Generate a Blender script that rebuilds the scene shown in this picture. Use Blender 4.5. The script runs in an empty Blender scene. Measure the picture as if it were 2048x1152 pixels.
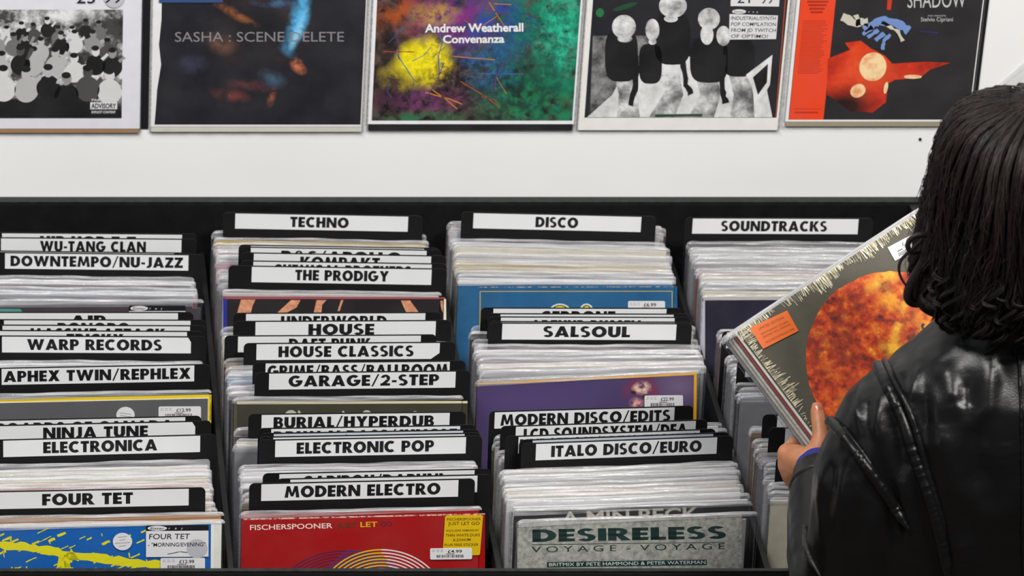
import bpy, bmesh, math, random
from mathutils import Vector, Matrix, noise
from mathutils.bvhtree import BVHTree
R = random.Random(7)
C = bpy.context.scene.collection
sc = bpy.context.scene

# ------------------------------------------------------------------ camera, world, lamps, exposure
FPX, CX, CY = 8022.0, 20.0, 576.0            # focal length and principal point in pixels of the 2048 x 1152 frame
PHI = math.radians(27.5)                     # the camera looks down by this much
ZT = 0.92                                    # height of the record tops
CAMZ = ZT + 2.70
cam_d = bpy.data.cameras.new('camera')
cam = bpy.data.objects.new('camera', cam_d); C.objects.link(cam)
cam.location = (0, 0, CAMZ)
cam.rotation_euler = (math.pi / 2 - PHI, 0, 0)
cam_d.sensor_fit = 'HORIZONTAL'; cam_d.sensor_width = 36
cam_d.lens = 36 * FPX / 2048
cam_d.shift_x = (1024 - CX) / 2048
cam_d.clip_start = 0.1; cam_d.clip_end = 60
cam_d.dof.use_dof = True; cam_d.dof.focus_distance = 5.35; cam_d.dof.aperture_fstop = 9
sc.camera = cam

w = bpy.data.worlds.new('world'); sc.world = w; w.use_nodes = True
w.node_tree.nodes['Background'].inputs[0].default_value = (0.93, 0.96, 1.0, 1)
w.node_tree.nodes['Background'].inputs[1].default_value = 0.12

def area(name, loc, target, sx, sy, power, col=(1, 1, 1)):
    d = bpy.data.lights.new(name, 'AREA'); d.shape = 'RECTANGLE'; d.size = sx; d.size_y = sy
    d.energy = power; d.color = col
    o = bpy.data.objects.new(name, d); C.objects.link(o); o.location = loc
    o.rotation_euler = (Vector(target) - Vector(loc)).to_track_quat('-Z', 'Y').to_euler()
    return o
area('ceiling_lamp', (-0.6, 3.5, 4.3), (0.4, 5.2, 1.1), 1.7, 0.35, 142, (1.0, 0.99, 0.97))
area('ceiling_lamp', (1.95, 2.7, 3.9), (1.25, 5.3, 1.3), 0.9, 0.35, 122, (1.0, 0.965, 0.91))
area('shop_window', (-3.6, 2.2, 2.4), (0.6, 5.2, 1.3), 2.4, 2.2, 16, (0.9, 0.95, 1.0))

sc.view_settings.view_transform = 'Standard'
sc.view_settings.look = 'None'
sc.view_settings.gamma = 1
sc.view_settings.use_curve_mapping = False
sc.view_settings.exposure = 0.0

# ------------------------------------------------------------------ geometry of view, used to measure places
CP, SP = math.cos(PHI), math.sin(PHI)
CAM = Vector((0, 0, CAMZ))
def ray(u, v):
    a = (v - CY) / FPX
    return Vector(((u - CX) / FPX, CP - a * SP, -SP - a * CP))
def at_z(u, v, z):
    d = ray(u, v); return CAM + d * ((z - CAMZ) / d.z)
def at_y(u, v, y):
    d = ray(u, v); return CAM + d * (y / d.y)
def at_plane(u, v, p, n):
    d = ray(u, v); return CAM + d * ((p - CAM).dot(n) / d.dot(n))
def at_dist(u, v, k):
    return CAM + ray(u, v) * k

# ------------------------------------------------------------------ materials
MATS = {}
def nt(name):
    m = bpy.data.materials.new(name); m.use_nodes = True
    t = m.node_tree; b = t.nodes['Principled BSDF']; MATS[name] = m
    return m, t, b
def L(t, a, b): t.links.new(a, b)
def node(t, kind, **kw):
    n = t.nodes.new(kind)
    for k, v in kw.items(): setattr(n, k, v)
    return n
def noise_node(t, scale, detail=4, rough=0.55, stretch=None, coord='Object', dist=0.0):
    tc = node(t, 'ShaderNodeTexCoord'); mp = node(t, 'ShaderNodeMapping')
    if stretch: mp.inputs['Scale'].default_value = stretch
    L(t, tc.outputs[coord], mp.inputs[0])
    n = node(t, 'ShaderNodeTexNoise'); n.inputs['Scale'].default_value = scale
    n.inputs['Detail'].default_value = detail; n.inputs['Roughness'].default_value = rough
    n.inputs['Distortion'].default_value = dist
    L(t, mp.outputs[0], n.inputs['Vector']); return n
def ramp(t, fac, stops, interp='LINEAR'):
    r = node(t, 'ShaderNodeValToRGB'); r.color_ramp.interpolation = interp
    e = r.color_ramp.elements
    while len(e) < len(stops): e.new(0.5)
    for i, (p, c) in enumerate(stops):
        e[i].position = p; e[i].color = (c[0], c[1], c[2], 1) if not isinstance(c, (int, float)) else (c, c, c, 1)
    L(t, fac, r.inputs[0]); return r
def bump(t, b, height, strength=0.2, dist=0.001):
    n = node(t, 'ShaderNodeBump'); n.inputs['Strength'].default_value = strength
    n.inputs['Distance'].default_value = dist
    L(t, height, n.inputs['Height']); L(t, n.outputs[0], b.inputs['Normal'])
def mat(name, col, rough=0.5, var=0.0, scale=30, bmp=0.0, spec=None, metal=0.0):
    m, t, b = nt(name)
    b.inputs['Base Color'].default_value = (*col, 1); b.inputs['Roughness'].default_value = rough
    b.inputs['Metallic'].default_value = metal
    if spec is not None: b.inputs['Specular IOR Level'].default_value = spec
    if var or bmp:
        n = noise_node(t, scale)
        if var:
            r = ramp(t, n.outputs[0], [(0.3, [c * (1 - var) for c in col]), (0.7, [min(1, c * (1 + var)) for c in col])])
            L(t, r.outputs[0], b.inputs['Base Color'])
        if bmp: bump(t, b, n.outputs[0], bmp)
    return m
def srgb(r, g, b):
    f = lambda c: ((c / 255 + 0.055) / 1.055) ** 2.4 if c > 10 else c / 255 / 12.92
    return (f(r), f(g), f(b))

WHITE = mat('white_paint', (0.80, 0.80, 0.80), 0.6, 0.015, 6, 0.03)
BLACK = mat('black_laminate', (0.006, 0.006, 0.0065), 0.5, 0.3, 40, 0.04, 0.3)
EDGE = mat('worn_edge', (0.007, 0.010, 0.009), 0.5, 0.6, 90, 0.1, 0.3)
CARD = mat('black_card', (0.006, 0.006, 0.007), 0.5, 0.15, 20, 0, 0.25)
STRIP = mat('label_white', (0.645, 0.655, 0.665), 0.5, 0.02, 20)
STRIPB = mat('label_bluish', (0.48, 0.53, 0.60), 0.5, 0.02, 20)
INK = mat('black_ink', (0.006, 0.006, 0.008), 0.5, 0.05, 40)
PAPER = mat('sticker_paper', (0.66, 0.66, 0.68), 0.45, 0.02, 40)
GREYINK = mat('grey_ink', (0.20, 0.20, 0.21), 0.6, 0.05, 40)
FLOORM = mat('floor_boards', (0.12, 0.085, 0.06), 0.5, 0.25, 4, 0.1)

def jacket_mat():
    m, t, b = nt('jacket_board')
    oi = node(t, 'ShaderNodeObjectInfo'); n = noise_node(t, 55, 5)
    mx = node(t, 'ShaderNodeMix', data_type='RGBA', blend_type='MULTIPLY')
    mx.inputs[0].default_value = 1.0
    r = ramp(t, n.outputs[0], [(0.3, 0.82), (0.7, 1.0)])
    L(t, oi.outputs['Color'], mx.inputs[6]); L(t, r.outputs[0], mx.inputs[7])
    L(t, mx.outputs[2], b.inputs['Base Color']); b.inputs['Roughness'].default_value = 0.5
    return m
JACKET = jacket_mat()

def plastic(name, lo, hi, col, rough, bstr, stretch=(6, 30, 30), scale=9):
    m, t, b = nt(name)
    b.inputs['Base Color'].default_value = (*col, 1); b.inputs['Roughness'].default_value = rough
    b.inputs['Specular IOR Level'].default_value = 0.7
    tr = node(t, 'ShaderNodeBsdfTransparent'); mx = node(t, 'ShaderNodeMixShader')
    oi = node(t, 'ShaderNodeObjectInfo')
    tc = node(t, 'ShaderNodeTexCoord'); mp = node(t, 'ShaderNodeMapping'); mp.inputs['Scale'].default_value = stretch
    L(t, tc.outputs['Object'], mp.inputs[0])
    ad = node(t, 'ShaderNodeVectorMath', operation='ADD'); sc_ = node(t, 'ShaderNodeVectorMath', operation='SCALE')
    cb = node(t, 'ShaderNodeCombineXYZ')
    for i in range(3): L(t, oi.outputs['Random'], cb.inputs[i])
    L(t, cb.outputs[0], sc_.inputs[0]); sc_.inputs['Scale'].default_value = 90
    L(t, mp.outputs[0], ad.inputs[0]); L(t, sc_.outputs[0], ad.inputs[1])
    n = node(t, 'ShaderNodeTexNoise'); n.inputs['Scale'].default_value = scale; n.inputs['Detail'].default_value = 5
    L(t, ad.outputs[0], n.inputs['Vector'])
    r = ramp(t, n.outputs[0], [(0.35, lo), (0.68, hi)])
    L(t, r.outputs[0], mx.inputs[0]); L(t, tr.outputs[0], mx.inputs[1]); L(t, b.outputs[0], mx.inputs[2])
    L(t, mx.outputs[0], t.nodes['Material Output'].inputs[0])
    bump(t, b, n.outputs[0], bstr, 0.002)
    return m
FOLD = plastic('sleeve_fold', 0.15, 0.60, (0.58, 0.58, 0.60), 0.09, 0.4, (1.6, 26, 34), 8)
HAZE = plastic('sleeve_haze', 0.06, 0.34, (0.70, 0.70, 0.72), 0.12, 0.5, (1.6, 20, 26), 8)
CLEAR = plastic('sleeve_clear', 0.003, 0.018, (0.75, 0.75, 0.78), 0.12, 0.2, (3, 10, 3), 6)
SIDE = plastic('sleeve_side', 0.10, 0.35, (0.22, 0.22, 0.24), 0.20, 0.4)

# ------------------------------------------------------------------ mesh helpers
def mk(name, verts, faces, mats, mi=None, parent=None, smooth=False):
    me = bpy.data.meshes.new(name); me.from_pydata([tuple(v) for v in verts], [], faces)
    for m in mats: me.materials.append(m)
    if mi: me.polygons.foreach_set('material_index', mi)
    if smooth: me.polygons.foreach_set('use_smooth', [True] * len(me.polygons))
    me.update()
    o = bpy.data.objects.new(name, me); C.objects.link(o)
    if parent: o.parent = parent
    return o
class MB:
    """gathers boxes and strips for ONE mesh"""
    def __init__(s): s.v = []; s.f = []; s.mi = []
    def add(s, vs, fs, m=0):
        b = len(s.v); s.v += [Vector(p) for p in vs]
        s.f += [tuple(b + i for i in f) for f in fs]; s.mi += [m] * len(fs)
    def box(s, x0, x1, y0, y1, z0, z1, m=0):
        s.add([(x0, y0, z0), (x1, y0, z0), (x1, y1, z0), (x0, y1, z0), (x0, y0, z1), (x1, y0, z1), (x1, y1, z1), (x0, y1, z1)],
              [(0, 3, 2, 1), (4, 5, 6, 7), (0, 1, 5, 4), (1, 2, 6, 5), (2, 3, 7, 6), (3, 0, 4, 7)], m)
    def prism_x(s, prof, x0, x1, m=0):
        n = len(prof)
        s.add([(x0, y, z) for y, z in prof] + [(x1, y, z) for y, z in prof],
              [tuple(range(n)), tuple(range(2 * n - 1, n - 1, -1))] + [(i, n + i, n + (i + 1) % n, (i + 1) % n) for i in range(n)], m)
    def build(s, name, mats, parent=None, smooth=False, bevel=0.0):
        o = mk(name, s.v, s.f, mats, s.mi, parent, smooth)
        if bevel:
            bm = bmesh.new(); bm.from_mesh(o.data)
            bmesh.ops.recalc_face_normals(bm, faces=bm.faces)
            bmesh.ops.bevel(bm, geom=bm.edges[:], offset=bevel, segments=2, affect='EDGES', profile=0.6)
            bm.to_mesh(o.data); bm.free()
        return o
def tag(o, label=None, cat=None, group=None, kind=None):
    if label: o['label'] = label
    if cat: o['category'] = cat
    if group: o['group'] = group
    if kind: o['kind'] = kind
    return o
def empty(name, loc, rot=(0, 0, 0)):
    o = bpy.data.objects.new(name, None); C.objects.link(o)
    o.empty_display_size = 0.02; o.location = loc; o.rotation_euler = rot
    return o
def kid(o, src_name, data, parent, color=None):
    c = bpy.data.objects.new(src_name, data); C.objects.link(c); c.parent = parent
    if color: c.color = (*color, 1)
    return c

# ------------------------------------------------------------------ heavy geometric capitals, cap height 1
def _arc(cx, cy, rx, ry, tx, ty, a0, a1, n=14):
    out = []
    for i in range(n):
        a, b = math.radians(a0 + (a1 - a0) * i / n), math.radians(a0 + (a1 - a0) * (i + 1) / n)
        out.append([(cx + rx * math.cos(a), cy + ry * math.sin(a)), (cx + rx * math.cos(b), cy + ry * math.sin(b)),
                    (cx + (rx - tx) * math.cos(b), cy + (ry - ty) * math.sin(b)), (cx + (rx - tx) * math.cos(a), cy + (ry - ty) * math.sin(a))])
    return out
def _r(x0, y0, x1, y1): return [(x0, y0), (x1, y0), (x1, y1), (x0, y1)]
V_, H_ = 0.31, 0.24
GLYPH = {
 'A': (1.0, [[(0, 0), (.31, 0), (.62, 1), (.36, 1)], [(1, 0), (.69, 0), (.38, 1), (.64, 1)], [(.24, .15), (.76, .15), (.70, .36), (.30, .36)]]),
 'B': (.75, [_r(0, 0, V_, 1), _r(0, .79, .42, 1), _r(0, .41, .45, .60), _r(0, 0, .45, .21)] + _arc(.40, .735, .31, .265, .26, .2, -90, 90, 8) + _arc(.43, .295, .32, .295, .27, .2, -90, 90, 8)),
 'C': (.86, _arc(.5, .5, .5, .52, .30, .25, 50, 310, 16)),
 'D': (.88, [_r(0, 0, V_, 1), _r(0, 1 - H_, .37, 1), _r(0, 0, .37, H_)] + _arc(.36, .5, .52, .5, .30, H_, -90, 90, 12)),
 'E': (.60, [_r(0, 0, V_, 1), _r(0, 0, .60, H_), _r(0, .39, .57, .60), _r(0, 1 - H_, .60, 1)]),
 'F': (.58, [_r(0, 0, V_, 1), _r(0, .36, .55, .57), _r(0, 1 - H_, .58, 1)]),
 'G': (1.0, _arc(.5, .5, .5, .52, .30, .25, 48, 352, 18) + [_r(.52, .38, 1.0, .58)]),
 'H': (.84, [_r(0, 0, V_, 1), _r(.84 - V_, 0, .84, 1), _r(.1, .38, .74, .61)]),
 'I': (.29, [_r(0, 0, V_, 1)]),
 'J': (.50, [_r(.21, .25, .50, 1)] + _arc(.17, .28, .33, .32, .29, .24, -125, 0, 8)),
 'K': (.88, [_r(0, 0, V_, 1), [(.26, .44), (.44, .44), (.86, 1), (.50, 1)], [(.26, .60), (.46, .68), (.92, 0), (.54, 0)]]),
 'L': (.56, [_r(0, 0, V_, 1), _r(0, 0, .56, H_)]),
 'M': (1.14, [[(0, 0), (.27, 0), (.36, 1), (.15, 1)], [(1.14, 0), (.87, 0), (.78, 1), (.99, 1)], [(.15, 1), (.40, 1), (.66, .10), (.48, .10)], [(.99, 1), (.74, 1), (.48, .10), (.66, .10)]]),
 'N': (.92, [_r(0, 0, .27, 1), _r(.65, 0, .92, 1), [(0, 1), (.30, 1), (.92, 0), (.62, 0)]]),
 'O': (1.02, _arc(.51, .5, .51, .52, .31, .26, 0, 360, 24)),
 'P': (.72, [_r(0, 0, V_, 1), _r(0, .79, .41, 1), _r(0, .35, .41, .56)] + _arc(.40, .675, .32, .325, .27, .21, -90, 90, 10)),
 'R': (.80, [_r(0, 0, V_, 1), _r(0, .79, .41, 1), _r(0, .37, .41, .57), [(.26, .45), (.54, .45), (.86, 0), (.50, 0)]] + _arc(.40, .685, .32, .315, .27, .21, -90, 90, 10)),
 'S': (.68, _arc(.34, .725, .33, .295, .26, .20, 35, 268, 12) + _arc(.33, .285, .35, .305, .28, .20, -148, 92, 12)),
 'T': (.66, [_r(.185, 0, .475, 1), _r(0, 1 - H_, .66, 1)]),
 'U': (.84, [_r(0, .36, V_, 1), _r(.84 - V_, .36, .84, 1)] + _arc(.42, .37, .42, .39, V_, .25, 180, 360, 12)),
 'V': (.98, [[(0, 1), (.32, 1), (.62, 0), (.38, 0)], [(.98, 1), (.66, 1), (.36, 0), (.60, 0)]]),
 'W': (1.40, [[(0, 1), (.31, 1), (.53, 0), (.31, 0)], [(.31, 0), (.53, 0), (.84, 1), (.58, 1)], [(.87, 0), (1.09, 0), (.82, 1), (.56, 1)], [(1.40, 1), (1.09, 1), (.87, 0), (1.09, 0)]]),
 'X': (.94, [[(0, 0), (.34, 0), (.92, 1), (.58, 1)], [(.94, 0), (.60, 0), (.02, 1), (.36, 1)]]),
 'Y': (.90, [_r(.305, 0, .595, .48), [(0, 1), (.34, 1), (.58, .42), (.32, .42)], [(.90, 1), (.56, 1), (.32, .42), (.58, .42)]]),
 'Z': (.76, [_r(.02, 1 - H_, .76, 1), _r(0, 0, .76, H_), [(0, .12), (.32, .12), (.76, .88), (.44, .88)]]),
 '2': (.70, _arc(.35, .68, .34, .33, .25, .2, -35, 170, 10) + [_r(0, 0, .70, .22), [(0, .1), (.36, .1), (.66, .52), (.42, .56)]]),
 '&': (.95, _arc(.38, .77, .26, .25, .18, .14, 0, 360, 14) + _arc(.36, .28, .36, .30, .22, .17, 90, 360, 12) + [[(.12, .74), (.38, .70), (.95, 0), (.62, 0)]]),
 '-': (.40, [_r(.03, .30, .37, .50)]),
 '/': (.56, [[(0, -.06), (.13, -.06), (.56, 1.06), (.43, 1.06)]]),
 ' ': (.36, []),
}
def heavy(s, sp=0.085):
    x = 0; out = []
    for ch in s:
        w_, ps = GLYPH[ch]
        out += [[(x + px, py) for px, py in p] for p in ps]; x += w_ + sp
    x -= sp
    return x, out
_fc = {}
def sans(s, bold=0.0, shear=0.0):
    """outline of a word in the built-in font: width, polygons; cap height 1"""
    k = (s, bold, shear)
    if k in _fc: return _fc[k]
    cu = bpy.data.curves.new('t', 'FONT'); cu.body = s; cu.size = 1; cu.offset = bold; cu.shear = shear
    cu.resolution_u = 3; cu.fill_mode = 'FRONT'
    o = bpy.data.objects.new('t', cu); C.objects.link(o)
    dg = bpy.context.evaluated_depsgraph_get(); me = o.evaluated_get(dg).to_mesh()
    vs = [(v.co.x / 0.73, v.co.y / 0.73) for v in me.vertices]
    ps = [[vs[i] for i in p.vertices] for p in me.polygons]
    o.evaluated_get(dg).to_mesh_clear(); bpy.data.objects.remove(o); bpy.data.curves.remove(cu)
    x0 = min(v[0] for v in vs); x1 = max(v[0] for v in vs)
    ps = [[(a - x0, b) for a, b in p] for p in ps]
    _fc[k] = (x1 - x0, ps); return _fc[k]

class Sheet:
    """a printed surface: flat shapes in local x, z of a thing's front face; pixel places are turned into local ones by loc"""
    def __init__(s, loc=None): s.v = []; s.f = []; s.mi = []; s.mats = []; s.loc = loc
    def m(s, mt):
        if mt not in s.mats: s.mats.append(mt)
        return s.mats.index(mt)
    def poly(s, pts, mt, d, px=True):
        q = [s.loc(*p) for p in pts] if px else pts
        b = len(s.v); s.v += [(x, -d, z) for x, z in q]
        s.f.append(tuple(range(b, b + len(q)))); s.mi.append(s.m(mt))
    def rect(s, u0, v0, u1, v1, mt, d): s.poly([(u0, v1), (u1, v1), (u1, v0), (u0, v0)], mt, d)
    def oval(s, u, v, a, b, mt, d, n=24, rot=0):
        c, q = math.cos(rot), math.sin(rot)
        s.poly([(u + a * math.cos(k) * c - b * math.sin(k) * q, v - a * math.cos(k) * q - b * math.sin(k) * c) for k in [2 * math.pi * i / n for i in range(n)]], mt, d)
    def slab(s, pts, mt, d0, d1):
        """a thin plate with edges"""
        q = [s.loc(*p) for p in pts]; n = len(q); b = len(s.v)
        s.v += [(x, -d0, z) for x, z in q] + [(x, -d1, z) for x, z in q]
        s.f.append(tuple(range(b + n, b + 2 * n))); s.mi.append(s.m(mt))
        for i in range(n):
            j = (i + 1) % n; s.f.append((b + i, b + j, b + n + j, b + n + i)); s.mi.append(s.m(mt))
    def text(s, word, p0, p1, cap, mt, d, font='sans', bold=0.0, shear=0.0):
        """baseline from p0 to p1 in pixels, capitals cap pixels high"""
        W, ps = heavy(word) if font == 'heavy' else sans(word, bold, shear)
        ex = ((p1[0] - p0[0]) / W, (p1[1] - p0[1]) / W)
        ln = math.hypot(*ex); up = (ex[1] / ln * cap, -ex[0] / ln * cap)
        for p in ps:
            s.poly([(p0[0] + ex[0] * x + up[0] * y, p0[1] + ex[1] * x + up[1] * y) for x, y in p], mt, d)
    def build(s, name, parent):
        return mk(name, s.v, s.f, s.mats, s.mi, parent)
# ------------------------------------------------------------------ the setting
YB = at_z(700, 405.5, ZT + 0.022).y            # top edge of the rack's back board
YW = YB + 0.020                               # the white wall just behind it
def struct(mb, name, m, bevel=0.0):
    return tag(mb.build(name, m, None, False, bevel), kind='structure')
b = MB(); b.box(-3.4, 4.6, YW, YW + 0.12, 0, 3.4); struct(b, 'wall_back', [WHITE])
b = MB(); b.box(-3.4, 4.6, 1.2, YW, -0.1, 0.0); struct(b, 'floor', [FLOORM])

# ------------------------------------------------------------------ the record rack
LEAN = math.radians(7)
UPV = Vector((0, math.sin(LEAN), math.cos(LEAN)))
ZB = ZT - 0.326 * math.cos(LEAN)              # records stand at this height
PITCH, BX = 0.3535, 0.297                     # column pitch, left side of the second column
def bin_left(k): return BX + PITCH * (k - 2)
XL, XR = bin_left(1) - 0.03, bin_left(4) + PITCH + 0.045
YF = at_z(100, 1043, ZT).y - 0.061; ZL = at_y(1000, 1136, YF + 0.006).z      # front lip
rack = tag(empty('record_rack', ((XL + XR) / 2, YF, 0)), 'long black record rack with four columns of records standing against the white wall', 'record rack')
RX, RY = (XL + XR) / 2, YF
def rk(mb): mb.v = [Vector((p.x - RX, p.y - RY, p.z)) for p in mb.v]; return mb
b = MB(); b.box(XL, XR, YB, YB + 0.018, 0.0, ZT + 0.020); rk(b).build('back_board', [BLACK], rack, bevel=0.0015)
b = MB(); b.box(XL, XR, YB, YB + 0.018, ZT + 0.0203, ZT + 0.0233); rk(b).build('edge_trim', [EDGE], rack, bevel=0.0008)
b = MB(); b.box(XL, XR, YF + 0.02, YB - 0.001, ZB - 0.024, ZB - 0.0045); rk(b).build('bin_floor', [BLACK], rack)
b = MB(); b.box(XL, XR, YF + 0.02, YF + 0.04, 0.08, ZB - 0.025); b.box(XL, XR, YF + 0.06, YB - 0.001, 0.0, 0.079); rk(b).build('base_cabinet', [BLACK], rack)
b = MB(); b.box(XL, XR, YF - 0.001, YF + 0.006, ZB - 0.05, ZL - 0.003); rk(b).build('front_panel', [BLACK], rack, bevel=0.002)
b = MB(); b.box(XL, XR, YF - 0.001, YF + 0.006, ZL - 0.0028, ZL); rk(b).build('front_lip', [EDGE], rack, bevel=0.0008)
for k in range(1, 6):
    x = bin_left(k) - 0.006
    b = MB()
    b.prism_x([(YF + 0.007, ZB - 0.0040), (YF + 0.007, ZL - 0.030), (YF + 0.05, ZL - 0.030), (YF + 0.10, ZT - 0.065), (YB - 0.002, ZT - 0.06), (YB - 0.002, ZB - 0.0040)], x - 0.004, x + 0.004)
    rk(b).build('column_divider', [BLACK], rack, bevel=0.001)
b = MB(); b.box(bin_left(5) - 0.0019, XR, YF + 0.02, YB - 0.001, ZB - 0.004, ZT + 0.02); rk(b).build('end_panel', [BLACK], rack, bevel=0.002)

# ------------------------------------------------------------------ shared shapes: sleeve, jacket, divider card
SW, SH, STK = 0.322, 0.326, 0.006
def sleeve_mesh(seed, W=SW, H=SH, T=STK, mats=(CLEAR, FOLD, SIDE, HAZE), wav=0.0006, ntop=22, strip=.012):
    r = random.Random(seed)
    def outline(i):
        pts = [(i + .002, i), (i, i + .002), (i, H - strip - .001)]
        rc = max(.0095 - i, .002)
        for k in range(5):
            a = math.pi - math.pi / 2 * k / 4; pts.append((i + rc + rc * math.cos(a), H - i - rc + rc * math.sin(a)))
        a_ = len(pts)
        for k in range(1, ntop): pts.append((i + rc + (W - 2 * i - 2 * rc) * k / ntop, H - i))
        b_ = len(pts)
        rc2 = max(.005 - i, .0015)
        for k in range(4):
            a = math.pi / 2 - math.pi / 2 * k / 3; pts.append((W - i - rc2 + rc2 * math.cos(a), H - i - rc2 + rc2 * math.sin(a)))
        pts += [(W - i, H - strip - .001), (W - i, i + .002), (W - i - .002, i)]
        return pts, a_, b_
    n = len(outline(0)[0]); K = 6; Rr = T / 2
    _, a_, b_ = outline(0)
    js = []; jy = []
    ph = [r.uniform(0, 6.28) for _ in range(4)]
    for k in range(n):
        on = a_ <= k < b_
        x = (k - a_) / max(1, b_ - a_)
        js.append((math.sin(9 * x + ph[0]) + .7 * math.sin(23 * x + ph[1])) * wav if on else 0)
        jy.append((math.sin(7 * x + ph[2]) + .8 * math.sin(31 * x + ph[3])) * wav * .5 if on else 0)
    vs, fs, mi = [], [], []
    for k in range(K + 1):
        a = -math.pi / 2 + math.pi * k / K
        pts, _, _ = outline(Rr * (1 - math.cos(a)))
        for q, (x, z) in enumerate(pts): vs.append((x, Rr * math.sin(a) + jy[q], z + js[q]))
    for k in range(K):
        for q in range(n):
            p = (q + 1) % n
            fs.append((k * n + q, k * n + p, (k + 1) * n + p, (k + 1) * n + q))
            mi.append(1 if 2 <= q < n - 3 else 2)
    for base in (0, K * n):
        up = list(range(base + 2, base + n - 2)); lo = [base, base + 1, base + 2, base + n - 3, base + n - 2, base + n - 1]
        fs.append(tuple(up)); mi.append(3); fs.append(tuple(lo)); mi.append(0)
    me = bpy.data.meshes.new('plastic_sleeve'); me.from_pydata(vs, [], fs)
    for m in mats: me.materials.append(m)
    me.polygons.foreach_set('material_index', mi)
    me.polygons.foreach_set('use_smooth', [len(f) == 4 for f in fs]); me.update()
    return me
SLEEVES = [sleeve_mesh(i) for i in range(6)]
def jacket_mesh(w=0.314, h=0.315, t=0.0034, x0=0.003, z0=0.0035, mats=(JACKET,)):
    b = MB(); b.box(x0, x0 + w, -t / 2, t / 2, z0, z0 + h)
    o = b.build('jacket', list(mats), bevel=0.0007); me = o.data; bpy.data.objects.remove(o); return me
JACKETS = [jacket_mesh(h=h, x0=x) for h, x in ((0.315, .003), (0.313, .0045), (0.317, .0025))]

TONES = [('white', (.62, .62, .63), 14), ('cream', (.56, .52, .40), 10), ('pale grey', (.40, .40, .42), 18), ('mid grey', (.20, .20, .22), 16),
         ('charcoal', (.05, .05, .055), 14), ('dusky pink', (.42, .27, .30), 4), ('pale blue', (.28, .38, .52), 3), ('teal', (.04, .24, .30), 1),
         ('brown', (.17, .11, .07), 4), ('mustard', (.42, .30, .05), 2), ('dull red', (.30, .06, .05), 2)]
def pick():
    n = R.choices(range(len(TONES)), [t[2] for t in TONES])[0]
    return TONES[n][0], TONES[n][1]
def place(name, x_left, t_top, z_top, H, yaw, width=SW):
    """an Empty whose local z runs H up the leaning face to z_top; yaw turns about the middle"""
    up = Matrix.Rotation(yaw, 3, 'Z') @ UPV
    xc = x_left + width / 2
    top = Vector((xc, t_top, z_top)); base = top - up * H
    base -= Matrix.Rotation(yaw, 3, 'Z') @ Vector((width / 2, 0, 0))
    o = empty(name, base, (-LEAN, 0, yaw))
    return o
def mw(o): return Matrix.Translation(o.location) @ o.rotation_euler.to_matrix().to_4x4()
def face_loc(o, d):
    M = mw(o); inv = M.inverted(); p = M @ Vector((0, -d, 0)); n = M.to_3x3() @ Vector((0, -1, 0))
    def f(u, v):
        q = inv @ at_plane(u, v, p, n); return (q.x, q.z)
    return f
def record(x_left, t_top, dz, yaw, color, label, group=None, i=0, cat='record'):
    o = place('vinyl_record', x_left, t_top, ZT + dz, SH, yaw)
    kid(o, 'jacket', JACKETS[i % 3], o, color); kid(o, 'plastic_sleeve', SLEEVES[i % 6], o)
    return tag(o, label, cat, group)
CH = 0.3600                                   # divider cards are taller than the records
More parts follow.
